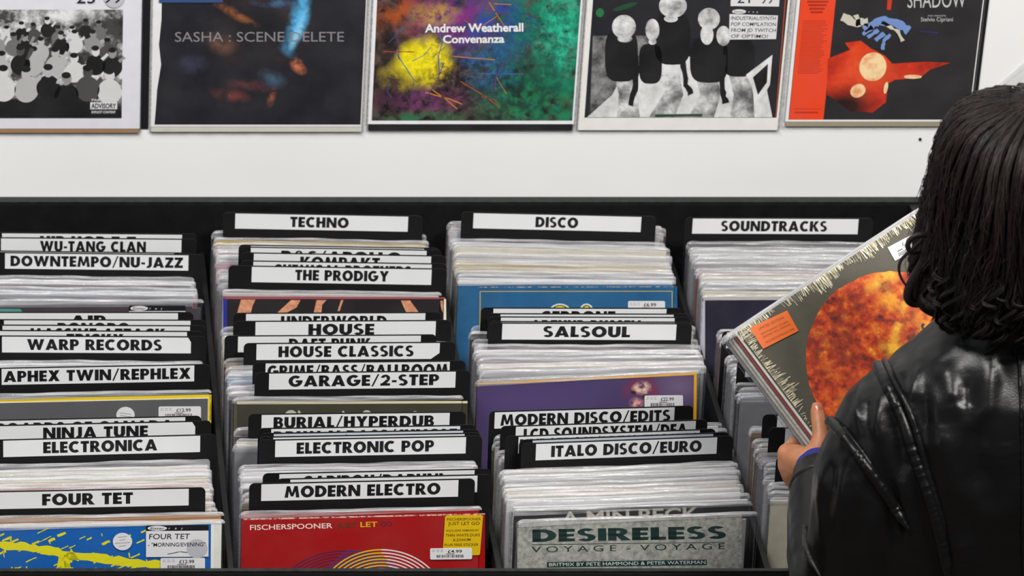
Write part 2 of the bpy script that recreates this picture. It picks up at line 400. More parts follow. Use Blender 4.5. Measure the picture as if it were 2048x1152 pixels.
def card(spec, yaw):
    """black divider card with a white lettered strip near its top"""
    ul, ur, vtop, word, tu, label, kw = spec
    rise = kw.get('rise', 0.0295)
    stop = 0.0016                             # strip starts this far below the card's top
    hs = kw.get('h', 0.0238)
    z = ZT + rise
    p = at_z((ul + ur) / 2, vtop, z)
    k = (p - CAM).dot(Vector((0, CP, -SP))) / FPX          # metres per pixel there
    xl, xr = p.x - (ur - ul) / 2 * k, p.x + (ur - ul) / 2 * k
    ml, mr = kw.get('ml', 0.018), kw.get('mr', 0.022)
    ml = min(ml, xl - bin_left(kw['col']) - 0.0015); mr = min(mr, bin_left(kw['col']) + 0.3415 - xr)
    W = xr - xl + ml + mr
    o = place('divider_card', xl - ml, p.y + stop * UPV.y, z + stop * UPV.z, CH + (rise - 0.0295), yaw, W)
    H = CH + (rise - 0.0295)
    # plate with rounded top corners
    T = 0.0011; rc = 0.007; out = [(0, 0), (0, H - rc)]
    out += [(rc - rc * math.cos(math.pi / 2 * q / 5), H - rc + rc * math.sin(math.pi / 2 * q / 5)) for q in range(1, 6)]
    out += [(W - rc + rc * math.sin(math.pi / 2 * q / 5), H - rc + rc * math.cos(math.pi / 2 * q / 5)) for q in range(0, 6)] + [(W, 0)]
    n = len(out)
    vs = [(x, -T / 2, zz) for x, zz in out] + [(x, T / 2, zz) for x, zz in out]
    fs = [tuple(range(n)), tuple(range(2 * n - 1, n - 1, -1))] + [(q, (q + 1) % n, n + (q + 1) % n, n + q) for q in range(n)]
    mk('card', vs, fs, [CARD], None, o)
    sh = Sheet(lambda a, c: (a, c))
    sm = STRIPB if kw.get('blue') else STRIP
    z1, z0 = H - stop, H - stop - hs
    x0, x1 = ml, W - mr
    cut = kw.get('cut')
    pts = [(x0, z0), (x1, z0), (x1, z1), (x0, z1)]
    if cut == 'tr': pts = [(x0, z0), (x1, z0), (x1, z1 - .007), (x1 - .004, z1), (x0, z1)]
    if cut == 'br': pts = [(x0, z0), (x1 - .012, z0), (x1, z0 + .009), (x1, z1), (x0, z1)]
    sh.slab(pts, sm, T / 2, T / 2 + 0.0002)
    if word:
        for w_, (a, c) in (zip(word, tu) if isinstance(word, tuple) else [(word, tu)]):
            fa, fb = (a - ul) / (ur - ul), (c - ul) / (ur - ul)
            xa, xb = x0 + fa * (x1 - x0), x0 + fb * (x1 - x0)
            tw, ps = heavy(w_)
            cap = kw.get('cap', 0.0164); zb = z0 + (hs - cap) * 0.55
            for q in ps: sh.poly([(xa + (xb - xa) * px / tw, zb + cap * py) for px, py in q], INK, T / 2 + 0.0003)
    sh.build('label_strip', o)
    return tag(o, label, 'divider card', 'divider cards between the records'), p.y

# ------------------------------------------------------------------ what stands in the four columns
def c(ul, ur, v, word, tu, label, ref, **kw): kw['ref'] = ref; return (ul, ur, v, word, tu, label, kw)
BINS = {
 1: dict(slopes=[(468, .028), (508, .008), (545, .012), (600, .008), (660, .0), (711, .006), (771, -.018), (800, -.02), (880, -.02), (914, -.025), (1030, -.018)],
   runs=[(546, 593), (655, 783), (880, 1020)], fronts=[598, 783, 1028, 1043],
   cards=[
   c(4, 364, 468, 'HIP HOP T-Z', (80, 272), 'divider card reading HIP HOP T-Z, rearmost at the far left', 'HIP HOP T-Z'),
   c(2, 363, 478, 'WU-TANG CLAN', (80, 292), 'divider card with a two-word act name, directly in front of the HIP HOP card', 'two-word act'),
   c(-8, 348, 505, None, None, 'nearly hidden divider card directly behind the DOWNTEMPO card', 'nearly hidden'),
   c(10, 377, 508.5, 'DOWNTEMPO/NU-JAZZ', (21, 366), 'divider card reading DOWNTEMPO/NU-JAZZ in the left column', 'DOWNTEMPO/NU-JAZZ'),
   c(-12, 356, 626, 'AIR', (140, 214), 'divider card reading a three-letter word, left column, next row after DOWNTEMPO', 'three-letter word'),
   c(8, 381, 641, 'BONOBO', (115, 260), 'divider card with a six-letter name just in front of the three-letter-word card', 'left six-letter name'),
   c(5, 380, 652, 'MASSIVE ATTACK', (58, 331), 'divider card with a half-hidden two-word name, second card in front of the three-letter-word card', 'half-hidden two-word name'),
   c(-2, 374, 663, 'TRICKY', (133, 247), 'divider card half hidden directly behind the card ending in RECORDS', 'six-letter T name'),
   c(4, 382, 674, 'WARP RECORDS', (54, 324), 'divider card whose second word is RECORDS, left column', 'RECORDS', cut='tr'),
   c(3, 389, 734, 'APHEX TWIN/REPHLEX', (7, 382), 'tilted divider card with long slashed name, in front of the RECORDS card', 'long slashed left', ),
   c(-14, 371, 838, 'BOARDS OF CANADA', (-8, 347), 'divider card half hidden by the card ending in TUNE, left column', 'half hidden by TUNE'),
   c(-4, 391, 848, 'NINJA TUNE', (86, 296), 'divider card ending in TUNE, directly behind the ELECTRONICA card', 'TUNE', cut='tr'),
   c(6, 401, 876, 'ELECTRONICA', (86, 315), 'divider card reading ELECTRONICA in the left column', 'ELECTRONICA'),
   c(-22, 378, 981, 'FOUR TET', (84, 266), 'divider card with two short words, frontmost of the left column', 'frontmost left'),
   ]),
 2: dict(slopes=[(440, .006), (470, .02), (540, .018), (580, .016), (655, -.004), (720, -.006), (800, -.012), (860, -.01), (910, -.018), (985, -.02), (1030, -.022)],
   runs=[(467, 578), (655, 792), (856, 1014)], fronts=[581, 792, 1017],
   cards=[
   c(471, 816, 430, 'TECHNO', (581, 698), 'divider card reading TECHNO at the back of the second column', 'TECHNO', rise=.0335),
   c(502, 848, 494.5, None, None, 'mostly hidden divider card behind the ampersand card, second column', 'mostly hidden'),
   c(502, 853, 498.5, 'R&S/APOLLO', (563, 803), 'divider card with an ampersand, upper half showing, second column', 'ampersand'),
   c(508, 862, 510, 'KOMPAKT', (601, 760), 'divider card with a seven-letter name beginning with K', 'K name'),
   c(507, 863, 526, 'CHEMICAL BROTHERS', (548, 823), 'divider card showing only letter tops directly behind the card starting with THE', 'letter tops'),
   c(504, 863, 536, 'THE PRODIGY', (591, 778), 'divider card starting with THE, second column', 'THE', ml=.034),
   c(492, 851, 627, 'UNDERWORLD', (562, 774), 'divider card directly behind the HOUSE card, second column', 'behind HOUSE'),
   c(511, 872, 643, 'HOUSE', (617, 749), 'divider card reading only HOUSE in the second column', 'HOUSE', ml=.03),
   c(476, 842, 672, 'DAFT PUNK', (578, 742), 'divider card half hidden directly behind the HOUSE CLASSICS card', 'behind HOUSE CLASSICS', ml=.019),
   c(513, 880, 687, 'HOUSE CLASSICS', (557, 828), 'divider card reading HOUSE CLASSICS with one clipped strip corner', 'HOUSE CLASSICS', cut='br'),
   c(531, 900, 725, 'GRIME/BASS/BALLROOM', (535, 897), 'divider card reading GRIME/BASS/BALLROOM', 'GRIME/BASS/BALLROOM', cap=.0170),
   c(538, 912, 745, 'GARAGE/2-STEP', (577, 879), 'divider card reading GARAGE/2-STEP', 'GARAGE/2-STEP', ml=.02, blue=False),
   c(523, 900, 827.5, 'BURIAL/HYPERDUB', (547, 869), 'divider card in front of the dark olive record, second column', 'front of olive record'),
   c(542, 921, 855, 'DRUM N BASS/JUNGLE', (547, 915), 'divider card reading DRUM N BASS/JUNGLE, half hidden', 'DRUM N BASS/JUNGLE'),
   c(547, 927, 864.5, 'SKINT/BREAKBEAT', (593, 872), 'bluish-strip divider card just in front of the DRUM N BASS card', 'bluish BREAKBEAT', blue=True),
   c(546, 930, 871.5, 'HARDCORE/RAVE', (591, 872), 'divider card reading HARDCORE/RAVE, mostly hidden', 'HARDCORE/RAVE'),
   c(550, 933, 877.5, 'ELECTRONIC POP', (593, 869), 'divider card reading ELECTRONIC POP', 'ELECTRONIC POP', ml=.022),
   c(558, 950, 944, 'CARIBOU/DAPHNI', (605, 886), 'divider card half hidden behind the MODERN ELECTRO card, slashed name', 'behind MODERN ELECTRO', ml=.022),
   c(580, 956, 955, None, None, 'divider card showing only its right corner behind the MODERN ELECTRO card', 'right corner', mr=.018),
   c(522, 918, 964, 'MODERN ELECTRO', (569, 882), 'divider card reading MODERN ELECTRO, frontmost of the second column', 'MODERN ELECTRO', ml=.016),
   ]),
 3: dict(slopes=[(440, .004), (460, .028), (560, .01), (620, .0), (690, .004), (740, -.03), (760, -.045), (860, -.028), (915, -.036), (985, -.03), (1040, -.03)],
   runs=[(457, 553), (652, 747), (852, 1002)], fronts=[559, 749, 1010, 1031],
   cards=[
   c(948, 1282, 430, 'DISCO', (1072, 1157), 'divider card reading only DISCO at the back of the third column', 'DISCO', rise=.038),
   c(987, 1333, 617.5, 'CERRONE', (1082, 1231), 'divider card with a seven-letter name just in front of the blue record', 'front of blue record'),
   c(1001, 1347, 629, 'GRACE JONES', (1071, 1273), 'divider card third behind the plain eight-card SALSOUL row front, only letter tops visible', 'letter tops third column'),
   c(1002, 1349, 635.5, 'ARTHUR RUSSELL', (1062, 1287), 'x', 'two-word third column'),
   c(1003, 1350, 644.8, None, None, 'x', 'sliver third column'),
   c(1005, 1353, 648, 'SALSOUL', (1087, 1261), 'x', 'seven-letter S', ml=.0195),
   c(988, 1351, 819, 'MODERN DISCO/EDITS', (1000, 1343), 'divider card reading MODERN DISCO/EDITS below the purple record', 'MODERN DISCO/EDITS', mr=.026, ml=.014),
   c(1030, 1394, 847.5, 'LCD SOUNDSYSTEM/DFA', (1046, 1377), 'x', 'second before ITALO', ml=.021, mr=.016),
   c(1035, 1402, 867, 'LINDSTROM/PRINS THOMAS', (1038, 1400), 'x', 'thin half-hidden'),
   c(1063, 1429, 874, 'TODD TERJE', (1140, 1350), 'x', 'bluish behind ITALO', blue=True),
   c(1070, 1437, 881, 'ITALO DISCO/EURO', (1101, 1406), 'divider card reading ITALO DISCO/EURO', 'ITALO DISCO/EURO', ml=.020),
   ]),
 4: dict(slopes=[(438, .04), (474, .004), (600, .004), (800, .0), (1010, .0)],
   runs=[(480, 590), (655, 793), (851, 998)], fronts=[588, 786, 994],
   cards=[
   c(1386, 1717, 437.5, 'SOUNDTRACKS', (1443, 1655), 'divider card reading SOUNDTRACKS at the back of the right column', 'SOUNDTRACKS', ml=.020, rise=.0335),
   c(1454, 1790, 665, None, None, 'x', 'upper dark right', ml=.019, mr=.01),
   c(1492, 1830, 722, None, None, 'x', 'middle dark right', ml=.012, mr=.006),
   c(1555, 1890, 831, None, None, 'x', 'first beside hand', ml=.020, mr=.008),
   c(1571, 1905, 857, None, None, 'x', 'second beside hand', ml=.022, mr=.003),
   c(1578, 1905, 916, 'A', (1585, 1606), 'x', 'lowest by wrist', ml=.017, mr=.004),
   ]),
}
FIX = {
 'letter tops third column': 'divider card showing only letter tops, second card in front of the blue record',
 'two-word third column': 'divider card with a half-hidden two-word name, third card in front of the blue record',
 'sliver third column': 'divider card showing as a thin white sliver, fourth in front of the blue record',
 'seven-letter S': 'fully readable seven-letter divider card starting with S, third column',
 'second before ITALO': 'divider card directly in front of the MODERN DISCO/EDITS card, ending in three capitals',
 'thin half-hidden': 'divider card with long half-hidden name, second behind the ITALO DISCO card',
 'bluish behind ITALO': 'bluish-strip divider card directly behind the ITALO DISCO card',
 'upper dark right': 'black divider card jutting out left of the held records, below the navy record',
 'middle dark right': 'black divider card beside the held records, second below the navy record',
 'first beside hand': 'divider card with blank strip end, directly behind the hand',
 'second beside hand': 'divider card with blank strip end left of the hand, slightly in front of another',
 'lowest by wrist': 'divider card with a single dark letter showing left of the wrist',
}
REFS = {'two-word act': 'the card in front of HIP HOP T-Z', 'nearly hidden': 'the nearly hidden card behind DOWNTEMPO', 'three-letter word': 'the three-letter-word card',
 'left six-letter name': 'the six-letter-name card of the left column', 'half-hidden two-word name': 'the half-hidden two-word left card', 'six-letter T name': 'the card behind RECORDS',
 'RECORDS': 'the RECORDS card', 'long slashed left': 'the long slashed card of the left column', 'half hidden by TUNE': 'the card behind TUNE', 'frontmost left': 'the frontmost left card',
 'mostly hidden': 'the mostly hidden card near the ampersand card', 'ampersand': 'the ampersand card', 'K name': 'the card starting with K', 'letter tops': 'the letter-tops card behind THE', 'THE': 'the card starting with THE',
 'behind HOUSE': 'the card behind HOUSE', 'behind HOUSE CLASSICS': 'the card behind HOUSE CLASSICS', 'front of olive record': 'the card before the olive record', 'bluish BREAKBEAT': 'the bluish BREAKBEAT card',
 'behind MODERN ELECTRO': 'the slashed card behind MODERN ELECTRO', 'right corner': 'the corner-only card behind MODERN ELECTRO', 'front of blue record': 'the card before the blue record',
 'letter tops third column': 'the letter-tops card of the third column', 'two-word third column': 'the two-word card of the third column', 'sliver third column': 'the sliver card of the third column', 'seven-letter S': 'the seven-letter S card',
 'second before ITALO': 'the card in front of MODERN DISCO', 'thin half-hidden': 'the half-hidden card near ITALO DISCO', 'bluish behind ITALO': 'the bluish card behind ITALO DISCO',
 'upper dark right': 'the dark card below the navy record', 'middle dark right': 'the second dark card below the navy record', 'first beside hand': 'the card behind the hand', 'second beside hand': 'the card left of the hand', 'lowest by wrist': 'the one-letter card by the wrist'}
def ordinal(n):
    return f"{n}{'th' if 10 <= n % 100 <= 20 else {1: 'st', 2: 'nd', 3: 'rd'}.get(n % 10, 'th')}"
def lerp_tab(tab, x):
    if x <= tab[0][0]: return tab[0][1]
    for (a, p), (b_, q) in zip(tab, tab[1:]):
        if x <= b_: return p + (q - p) * (x - a) / (b_ - a)
    return tab[-1][1]
COLNAME = {1: 'left column', 2: 'second column', 3: 'third column', 4: 'right column'}
MID = {1: 190, 2: 660, 3: 1140, 4: 1560}
def v_of(t, z=ZT):
    d = Vector((0, t, z)) - CAM; zc = d.y * CP - d.z * SP; yc = -d.z * CP - d.y * SP
    return CY + FPX * yc / zc
n_rec = 0
for k, B in BINS.items():
    cards = []
    for sp in B['cards']:
        ref = sp[6]['ref']
        if ref in FIX: sp = sp[:5] + (FIX[ref],) + sp[6:]
        z = ZT + sp[6].get('rise', .0295)
        t = at_z(100, sp[2], z).y - sp[6].get('rise', .0295) * math.tan(LEAN)   # where its plane meets the level of the record tops
        cards.append((t, sp, ref))
    cards.sort(key=lambda q: -q[0])
    last = 1e9
    fixed = []
    for t, sp, ref in cards:
        if last - t < 0.0036: t2 = last - 0.0036
        else: t2 = t
        fixed.append((t2, sp, ref)); last = t2
        sp[6]['col'] = k
        o, _ = card(sp, -lerp_tab(B['slopes'], v_of(t2)) / 0.48)
        o.location.y += t2 - t
        v_ = sp[6]
    B['placed'] = fixed
    recs = []; frs = [at_z(100, q, ZT).y for q in B['fronts']]
    for va, vb in B['runs']:
        t, te = at_z(100, va, ZT).y, at_z(100, vb, ZT).y
        while t > te - 0.002:
            nf = [q for q in frs if -0.0125 < q - t < 0.0095]
            if nf: t = min(nf) - 0.0096; continue
            near = [q for q in fixed if abs(q[0] - t) < 0.0066]
            if near:
                t = near[0][0] - 0.0067 if near[0][0] > te - .01 else near[0][0] - 0.0067
                continue
            recs.append(t); t -= R.uniform(0.0100, 0.0132)
    count = {}
    for t in recs:
        behind = [q for q in fixed if q[0] > t]
        ref = (behind or fixed)[-1 if behind else 0][2]; count[ref] = count.get(ref, 0) + 1
        v = v_of(t); tone, col = pick()
        if k == 4 and v > 640:                 # darker jackets here: the person's shade is put into their colours
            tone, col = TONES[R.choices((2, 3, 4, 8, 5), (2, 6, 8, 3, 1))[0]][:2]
        yaw = -lerp_tab(B['slopes'], v) / 0.48 + R.uniform(-.003, .003)
        x = bin_left(k) + 0.0035 + abs(R.gauss(0, .0035)) + (0.004 if k == 2 and v > 900 else 0)
        x = min(x, bin_left(k) + 0.0105)
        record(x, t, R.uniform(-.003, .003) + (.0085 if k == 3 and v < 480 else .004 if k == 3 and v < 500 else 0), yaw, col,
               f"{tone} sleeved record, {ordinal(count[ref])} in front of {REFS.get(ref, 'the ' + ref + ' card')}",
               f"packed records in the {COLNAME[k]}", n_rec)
        n_rec += 1
print('records packed', n_rec)
# ------------------------------------------------------------------ printed pictures: noise and soft colour patches
def blobmat(name, base, blobs, loc, rough=0.4, grain=None, gscale=40, wob=0.0, wscale=12):
    """base colour (or a ramp over noise) with soft coloured patches (u, v, half width, half height, turn, colour, strength, noise) in pixels of the photo"""
    m, t, b = nt(name); b.inputs['Roughness'].default_value = rough
    tc = node(t, 'ShaderNodeTexCoord'); src = tc.outputs['Object']
    if wob:
        n = node(t, 'ShaderNodeTexNoise'); n.inputs['Scale'].default_value = wscale; n.inputs['Detail'].default_value = 4
        L(t, src, n.inputs['Vector'])
        a = node(t, 'ShaderNodeVectorMath', operation='SUBTRACT'); L(t, n.outputs['Color'], a.inputs[0]); a.inputs[1].default_value = (.5, .5, .5)
        sc_ = node(t, 'ShaderNodeVectorMath', operation='SCALE'); L(t, a.outputs[0], sc_.inputs[0]); sc_.inputs['Scale'].default_value = wob
        ad = node(t, 'ShaderNodeVectorMath', operation='ADD'); L(t, src, ad.inputs[0]); L(t, sc_.outputs[0], ad.inputs[1]); warped = ad.outputs[0]
    else: warped = src
    if isinstance(base, list):
        n = node(t, 'ShaderNodeTexNoise'); n.inputs['Scale'].default_value = gscale; n.inputs['Detail'].default_value = 7; n.inputs['Roughness'].default_value = .65
        L(t, src, n.inputs['Vector']); col = ramp(t, n.outputs[0], base).outputs[0]
    else:
        rgb = node(t, 'ShaderNodeRGB'); rgb.outputs[0].default_value = (*base, 1); col = rgb.outputs[0]
    for u, v, a, h, rot, cc, st, ns in blobs:
        x, z = loc(u, v); x1, z1 = loc(u + a, v); x2, z2 = loc(u, v + h)
        mp = node(t, 'ShaderNodeMapping'); mp.vector_type = 'TEXTURE'
        mp.inputs['Location'].default_value = (x, 0, z); mp.inputs['Rotation'].default_value = (0, rot, 0)
        mp.inputs['Scale'].default_value = (abs(x1 - x), 1e3, abs(z2 - z))
        L(t, warped, mp.inputs[0])
        g = node(t, 'ShaderNodeTexGradient', gradient_type='SPHERICAL'); L(t, mp.outputs[0], g.inputs[0])
        f = g.outputs['Fac']
        mu = node(t, 'ShaderNodeMath', operation='MULTIPLY'); L(t, f, mu.inputs[0]); mu.inputs[1].default_value = st; f = mu.outputs[0]
        if ns:
            n = node(t, 'ShaderNodeTexNoise'); n.inputs['Scale'].default_value = ns; n.inputs['Detail'].default_value = 6; n.inputs['Roughness'].default_value = .65
            L(t, src, n.inputs['Vector']); r = ramp(t, n.outputs[0], [(0.40, 0), (0.60, 1)])
            mu = node(t, 'ShaderNodeMath', operation='MULTIPLY', use_clamp=True); L(t, f, mu.inputs[0]); L(t, r.outputs[0], mu.inputs[1]); f = mu.outputs[0]
        mx = node(t, 'ShaderNodeMix', data_type='RGBA'); mx.clamp_factor = True
        L(t, f, mx.inputs[0]); L(t, col, mx.inputs[6]); mx.inputs[7].default_value = (*cc, 1); col = mx.outputs[2]
    L(t, col, b.inputs['Base Color'])
    return m
_flat = {}
def ink(r, g, b, rough=0.45):
    k = (r, g, b, rough)
    if k not in _flat: _flat[k] = mat('print_%d_%d_%d' % (r, g, b), srgb(r, g, b), rough, 0.03, 60)
    return _flat[k]
def ragged(pts, w, r, n=10):
    """outline of a rough brush stroke along pts, pixels"""
    P = [Vector(p) for p in pts]; up, dn = [], []
    for i in range(len(P) - 1):
        for k in range(n):
            f = k / n; p = P[i].lerp(P[i + 1], f); d = (P[i + 1] - P[i]).normalized(); q = Vector((-d.y, d.x))
            up.append(p + q * w * r.uniform(.3, .7)); dn.append(p - q * w * r.uniform(.3, .7))
    return [tuple(p) for p in up + dn[::-1]]
def price(sh, u0, v0, u1, v1, s, word, d):
    """white price sticker with bar code; s is its slope"""
    y = lambda u, v: (u, v + s * (u - u0))
    W, H = u1 - u0, v1 - v0; r = 2
    sh.slab([y(u0 + r, v1), y(u1 - r, v1), y(u1, v1 - r), y(u1, v0 + r), y(u1 - r, v0), y(u0 + r, v0), y(u0, v0 + r), y(u0, v1 - r)], PAPER, d - .0002, d)
    d += .0001
    sh.text(word, y(u0 + W * .42, v0 + H * .42), y(u0 + W * .76, v0 + H * .42), H * .28, INK, d, bold=.015)
    rr = random.Random(int(u0))
    for k in range(2):
        for q in range(3):
            a = u0 + W * (.05 + .1 * q); v = v0 + H * (.17 + .13 * k); sh.poly([y(a, v), y(a + W * rr.uniform(.05, .09), v), y(a + W * .06, v - .8), y(a, v - .8)], GREYINK, d)
    x = u0 + W * .16
    while x < u0 + W * .78:
        w_ = rr.choice((.8, 1.2, 1.8)); a = y(x, v0 + H * .84)
        sh.poly([a, y(x + w_, v0 + H * .84), y(x + w_, v0 + H * .58), y(x, v0 + H * .58)], INK, d); x += w_ + rr.choice((.8, 1.2, 1.6))
    sh.poly([y(u0 + W * .38, v0 + H * .54), y(u0 + W * .58, v0 + H * .54), y(u0 + W * .58, v0 + H * .49), y(u0 + W * .38, v0 + H * .49)], INK, d)
def shop_label(sh, u0, v0, u1, v1, s, d, lines=(), head=11):
    """shop sticker: black header with the shop's name, white field with handwriting"""
    y = lambda u, v: (u, v + s * (u - u0))
    W = u1 - u0
    sh.slab([y(u0, v0 + head), y(u1, v0 + head), y(u1, v0 + 1), y(u1 - 2, v0), y(u0 + 2, v0), y(u0, v0 + 1)], INK, d - .0002, d)
    sh.slab([y(u0, v1), y(u1, v1), y(u1, v0 + head), y(u0, v0 + head)], PAPER, d - .0002, d)
    d += .0001
    c0 = y(u0 + W * .18, v0 + head * .5); sh.oval(c0[0], c0[1], W * .155, head * .44, PAPER, d, rot=0)
    sh.text('Sister', y(u0 + W * .06, v0 + head * .72), y(u0 + W * .30, v0 + head * .72), head * .45, INK, d + .0001, bold=.01, shear=.2)
    for q, ch in enumerate('ray'): sh.text(ch, y(u0 + W * (.36 + .1 * q), v0 + head * .70), y(u0 + W * (.39 + .1 * q), v0 + head * .70), head * .4, PAPER, d + .0001, shear=.2)
    for word, a, b_, v, cap in lines:
        sh.text(word, y(a, v), y(b_, v), cap, INK, d + .0001, shear=.08, bold=.004)

# ------------------------------------------------------------------ the records whose covers show, at the front of each row
def front(k, u_left, v_top, slope, jh, jcol, label, art=None, stick=None, jmats=None, jw=0.314, name='vinyl_record'):
    z = ZT
    p = at_z(u_left, v_top, z)
    yaw = -slope / 0.48
    t = at_z(100, v_top, z).y
    o = place(name, p.x, t, z, SH, yaw)
    o.location.x = max(bin_left(k) + .001, min(o.location.x, bin_left(k) + .0185))
    j = kid(o, 'jacket', jacket_mesh(w=jw, h=jh, x0=.0035), o, jcol)
    kid(o, 'plastic_sleeve', sleeve_mesh(100 + int(v_top), wav=.0004, strip=.0035), o)
    if art:
        sh = Sheet(face_loc(o, .0019)); art(sh, .0019); sh.build('cover_print', o)
    if stick:
        for nm, fn in stick:
            sh = Sheet(face_loc(o, STK / 2)); fn(sh, STK / 2 + .0003); sh.build(nm, o)
    return tag(o, label, 'record'), face_loc(o, .0019)

def a(sh, d):
    sh.poly([(-36, 640), (390, 640), (384, 613), (-36, 616)], ink(58, 50, 58), d)
    sh.poly([(-36, 632), (50, 632), (41, 618), (-36, 617)], ink(70, 140, 130), d + .0001)
front(1, -36, 598, .002, .309, srgb(60, 55, 62), 'dark plum record with a shop sticker, frontmost of the back row, left column', a,
      [('shop_sticker', lambda sh, d: shop_label(sh, 258, 611, 371, 665, 0, d, [('SHOUT ROMANTIC', 262, 345, 629, 6)]))])
def a(sh, d):
    sh.poly([(-40, 870), (422, 862), (423, 789), (-40, 799)], ink(228, 196, 20), d)
    sh.poly([(-40, 870), (416, 862), (417, 795), (-40, 805)], ink(225, 222, 205), d + .0001)
    sh.poly([(-40, 870), (415, 862), (416, 797), (-40, 807)], ink(84, 84, 87), d + .0002)
    sh.poly([(420.5, 840), (421.5, 840), (422, 805), (421, 805)], ink(60, 50, 20), d + .0002)
def st(sh, d):
    sh.oval(251, 830, 18.5, 16.5, PAPER, d)
    for q in range(3): sh.poly([(240, 826 + 5 * q), (262, 829 + 5 * q), (262, 828 + 5 * q), (240, 825 + 5 * q)], GREYINK, d + .0001)
front(1, -40, 783, -.02, .3165, srgb(84, 84, 87), 'grey record with yellow cover edge and a round sticker, left column', a,
      [('round_sticker', st), ('price_sticker', lambda sh, d: price(sh, 317, 813, 402, 838, -.005, '£12.99', d))])
front(1, -36, 1028, -.018, .3185, srgb(165, 122, 82), 'brown kraft board record directly behind the blue and yellow record', None, None)
def a(sh, d):
    r = random.Random(3)
    sh.poly([(-38, 1200), (427, 1190), (429, 1041), (-38, 1050)], ink(222, 222, 215), d)
    blue, yel = ink(8, 88, 165), ink(214, 206, 22)
    sh.poly([(-38, 1200), (421, 1190), (422, 1048), (-38, 1057)], blue, d + .0001)
    d += .0002
    sh.poly(ragged([(-38, 1086), (60, 1094), (140, 1110), (260, 1124), (420, 1142)], 15, r), yel, d)
    sh.poly(ragged([(150, 1108), (120, 1130), (160, 1160)], 22, r), yel, d)
    sh.poly(ragged([(360, 1152), (422, 1146)], 14, r), yel, d)
    for k in range(84):
        u, v = r.uniform(-30, 405), r.uniform(1062, 1150)
        q = r.choice((0, 0, 1)); ln = r.uniform(10, 30)
        sh.poly(ragged([(u, v), (u + ln * (1 if not q else .1), v + ln * (-.45 if not q else .6))], r.uniform(1.5, 5), r, 4), yel, d + .0001)
def st1(sh, d):
    shop_label(sh, 292, 1051, 417, 1114, -.008, d, [('FOUR TET', 298, 380, 1078, 11), ('- "MORNING/EVENING"', 296, 411, 1093, 8)], 11)
    sh.oval(394, 1097, 21, 19, ink(175, 175, 180), d + .00005)
    sh.poly(ragged([(335, 1108), (360, 1103), (380, 1105)], 1.2, random.Random(1), 4), INK, d + .0002)
def st2(sh, d):
    sh.oval(245, 1083, 19.5, 17.5, PAPER, d)
    for q, (x0, x1) in enumerate(((236, 254), (239, 251), (230, 260), (238, 252))): sh.poly([(x0, 1075 + 6 * q), (x1, 1073 + 6 * q), (x1, 1072 + 6 * q), (x0, 1074 + 6 * q)], GREYINK, d + .0001)
front(1, -38, 1043, -.018, .3185, srgb(222, 222, 215), 'blue and yellow record with handwritten shop sticker, frontmost of the left column', a,
      [('shop_sticker', st1), ('round_sticker', st2), ('price_sticker', lambda sh, d: price(sh, 321, 1116, 410, 1141, -.006, '£12.99', d))])

def a(sh, d):
    sh.poly([(446, 700), (893, 700), (890, 596), (446, 594)], ink(26, 21, 24), d)
    sh.poly([(446, 700), (454, 700), (454, 597), (446, 595)], ink(32, 42, 140), d + .0001)
    sh.poly([(446, 598), (890, 598), (890, 594.5), (446, 592.5)], ink(150, 75, 85), d + .0001)
    sh.poly([(886, 700), (893, 700), (892, 598), (888, 598)], ink(225, 218, 200), d + .0001)
    tan = blobmat('orange_tan_print', [(.3, srgb(175, 105, 75)), (.7, srgb(226, 165, 130))], [], sh.loc, gscale=180)
    for q in ([(482, 599), (511, 599), (505, 612), (498, 640), (470, 640), (476, 620)], [(582, 600), (601, 600), (593, 615), (571, 626), (545, 640), (556, 624)], [(633, 600), (653, 600), (644, 610), (642, 640), (624, 640), (628, 622)],
              [(682, 600), (687, 600), (679, 622), (675, 622)], [(802, 601), (820, 601), (837, 624), (845, 640), (822, 640), (810, 620)], [(880, 601), (886, 601), (886, 625), (883, 620)]):
        sh.poly(q, tan, d + .0002)
front(2, 441, 581, .014, .317, srgb(190, 180, 175), 'black record with orange diagonal shapes and a blue edge, second column', a)
def a(sh, d):
    sh.poly([(474, 900), (936, 900), (935, 806), (474, 808)], ink(56, 54, 42), d)
    sh.poly([(474, 808.5), (935, 806.5), (935, 802), (474, 803)], ink(205, 200, 165), d + .0001)
    pale = ink(176, 172, 158)
    for u, v, q, h in ((582, 833, 13, 13), (734, 831, 10, 11), (600, 830, 3, 10), (688, 829, 3, 8), (830, 827, 5, 5), (640, 838, 14, 9), (780, 838, 14, 9)): sh.oval(u, v, q, h, pale, d + .0001, rot=.3)
front(2, 463, 792, -.006, .3145, srgb(80, 78, 60), 'dark olive record with pale script, second column', a)
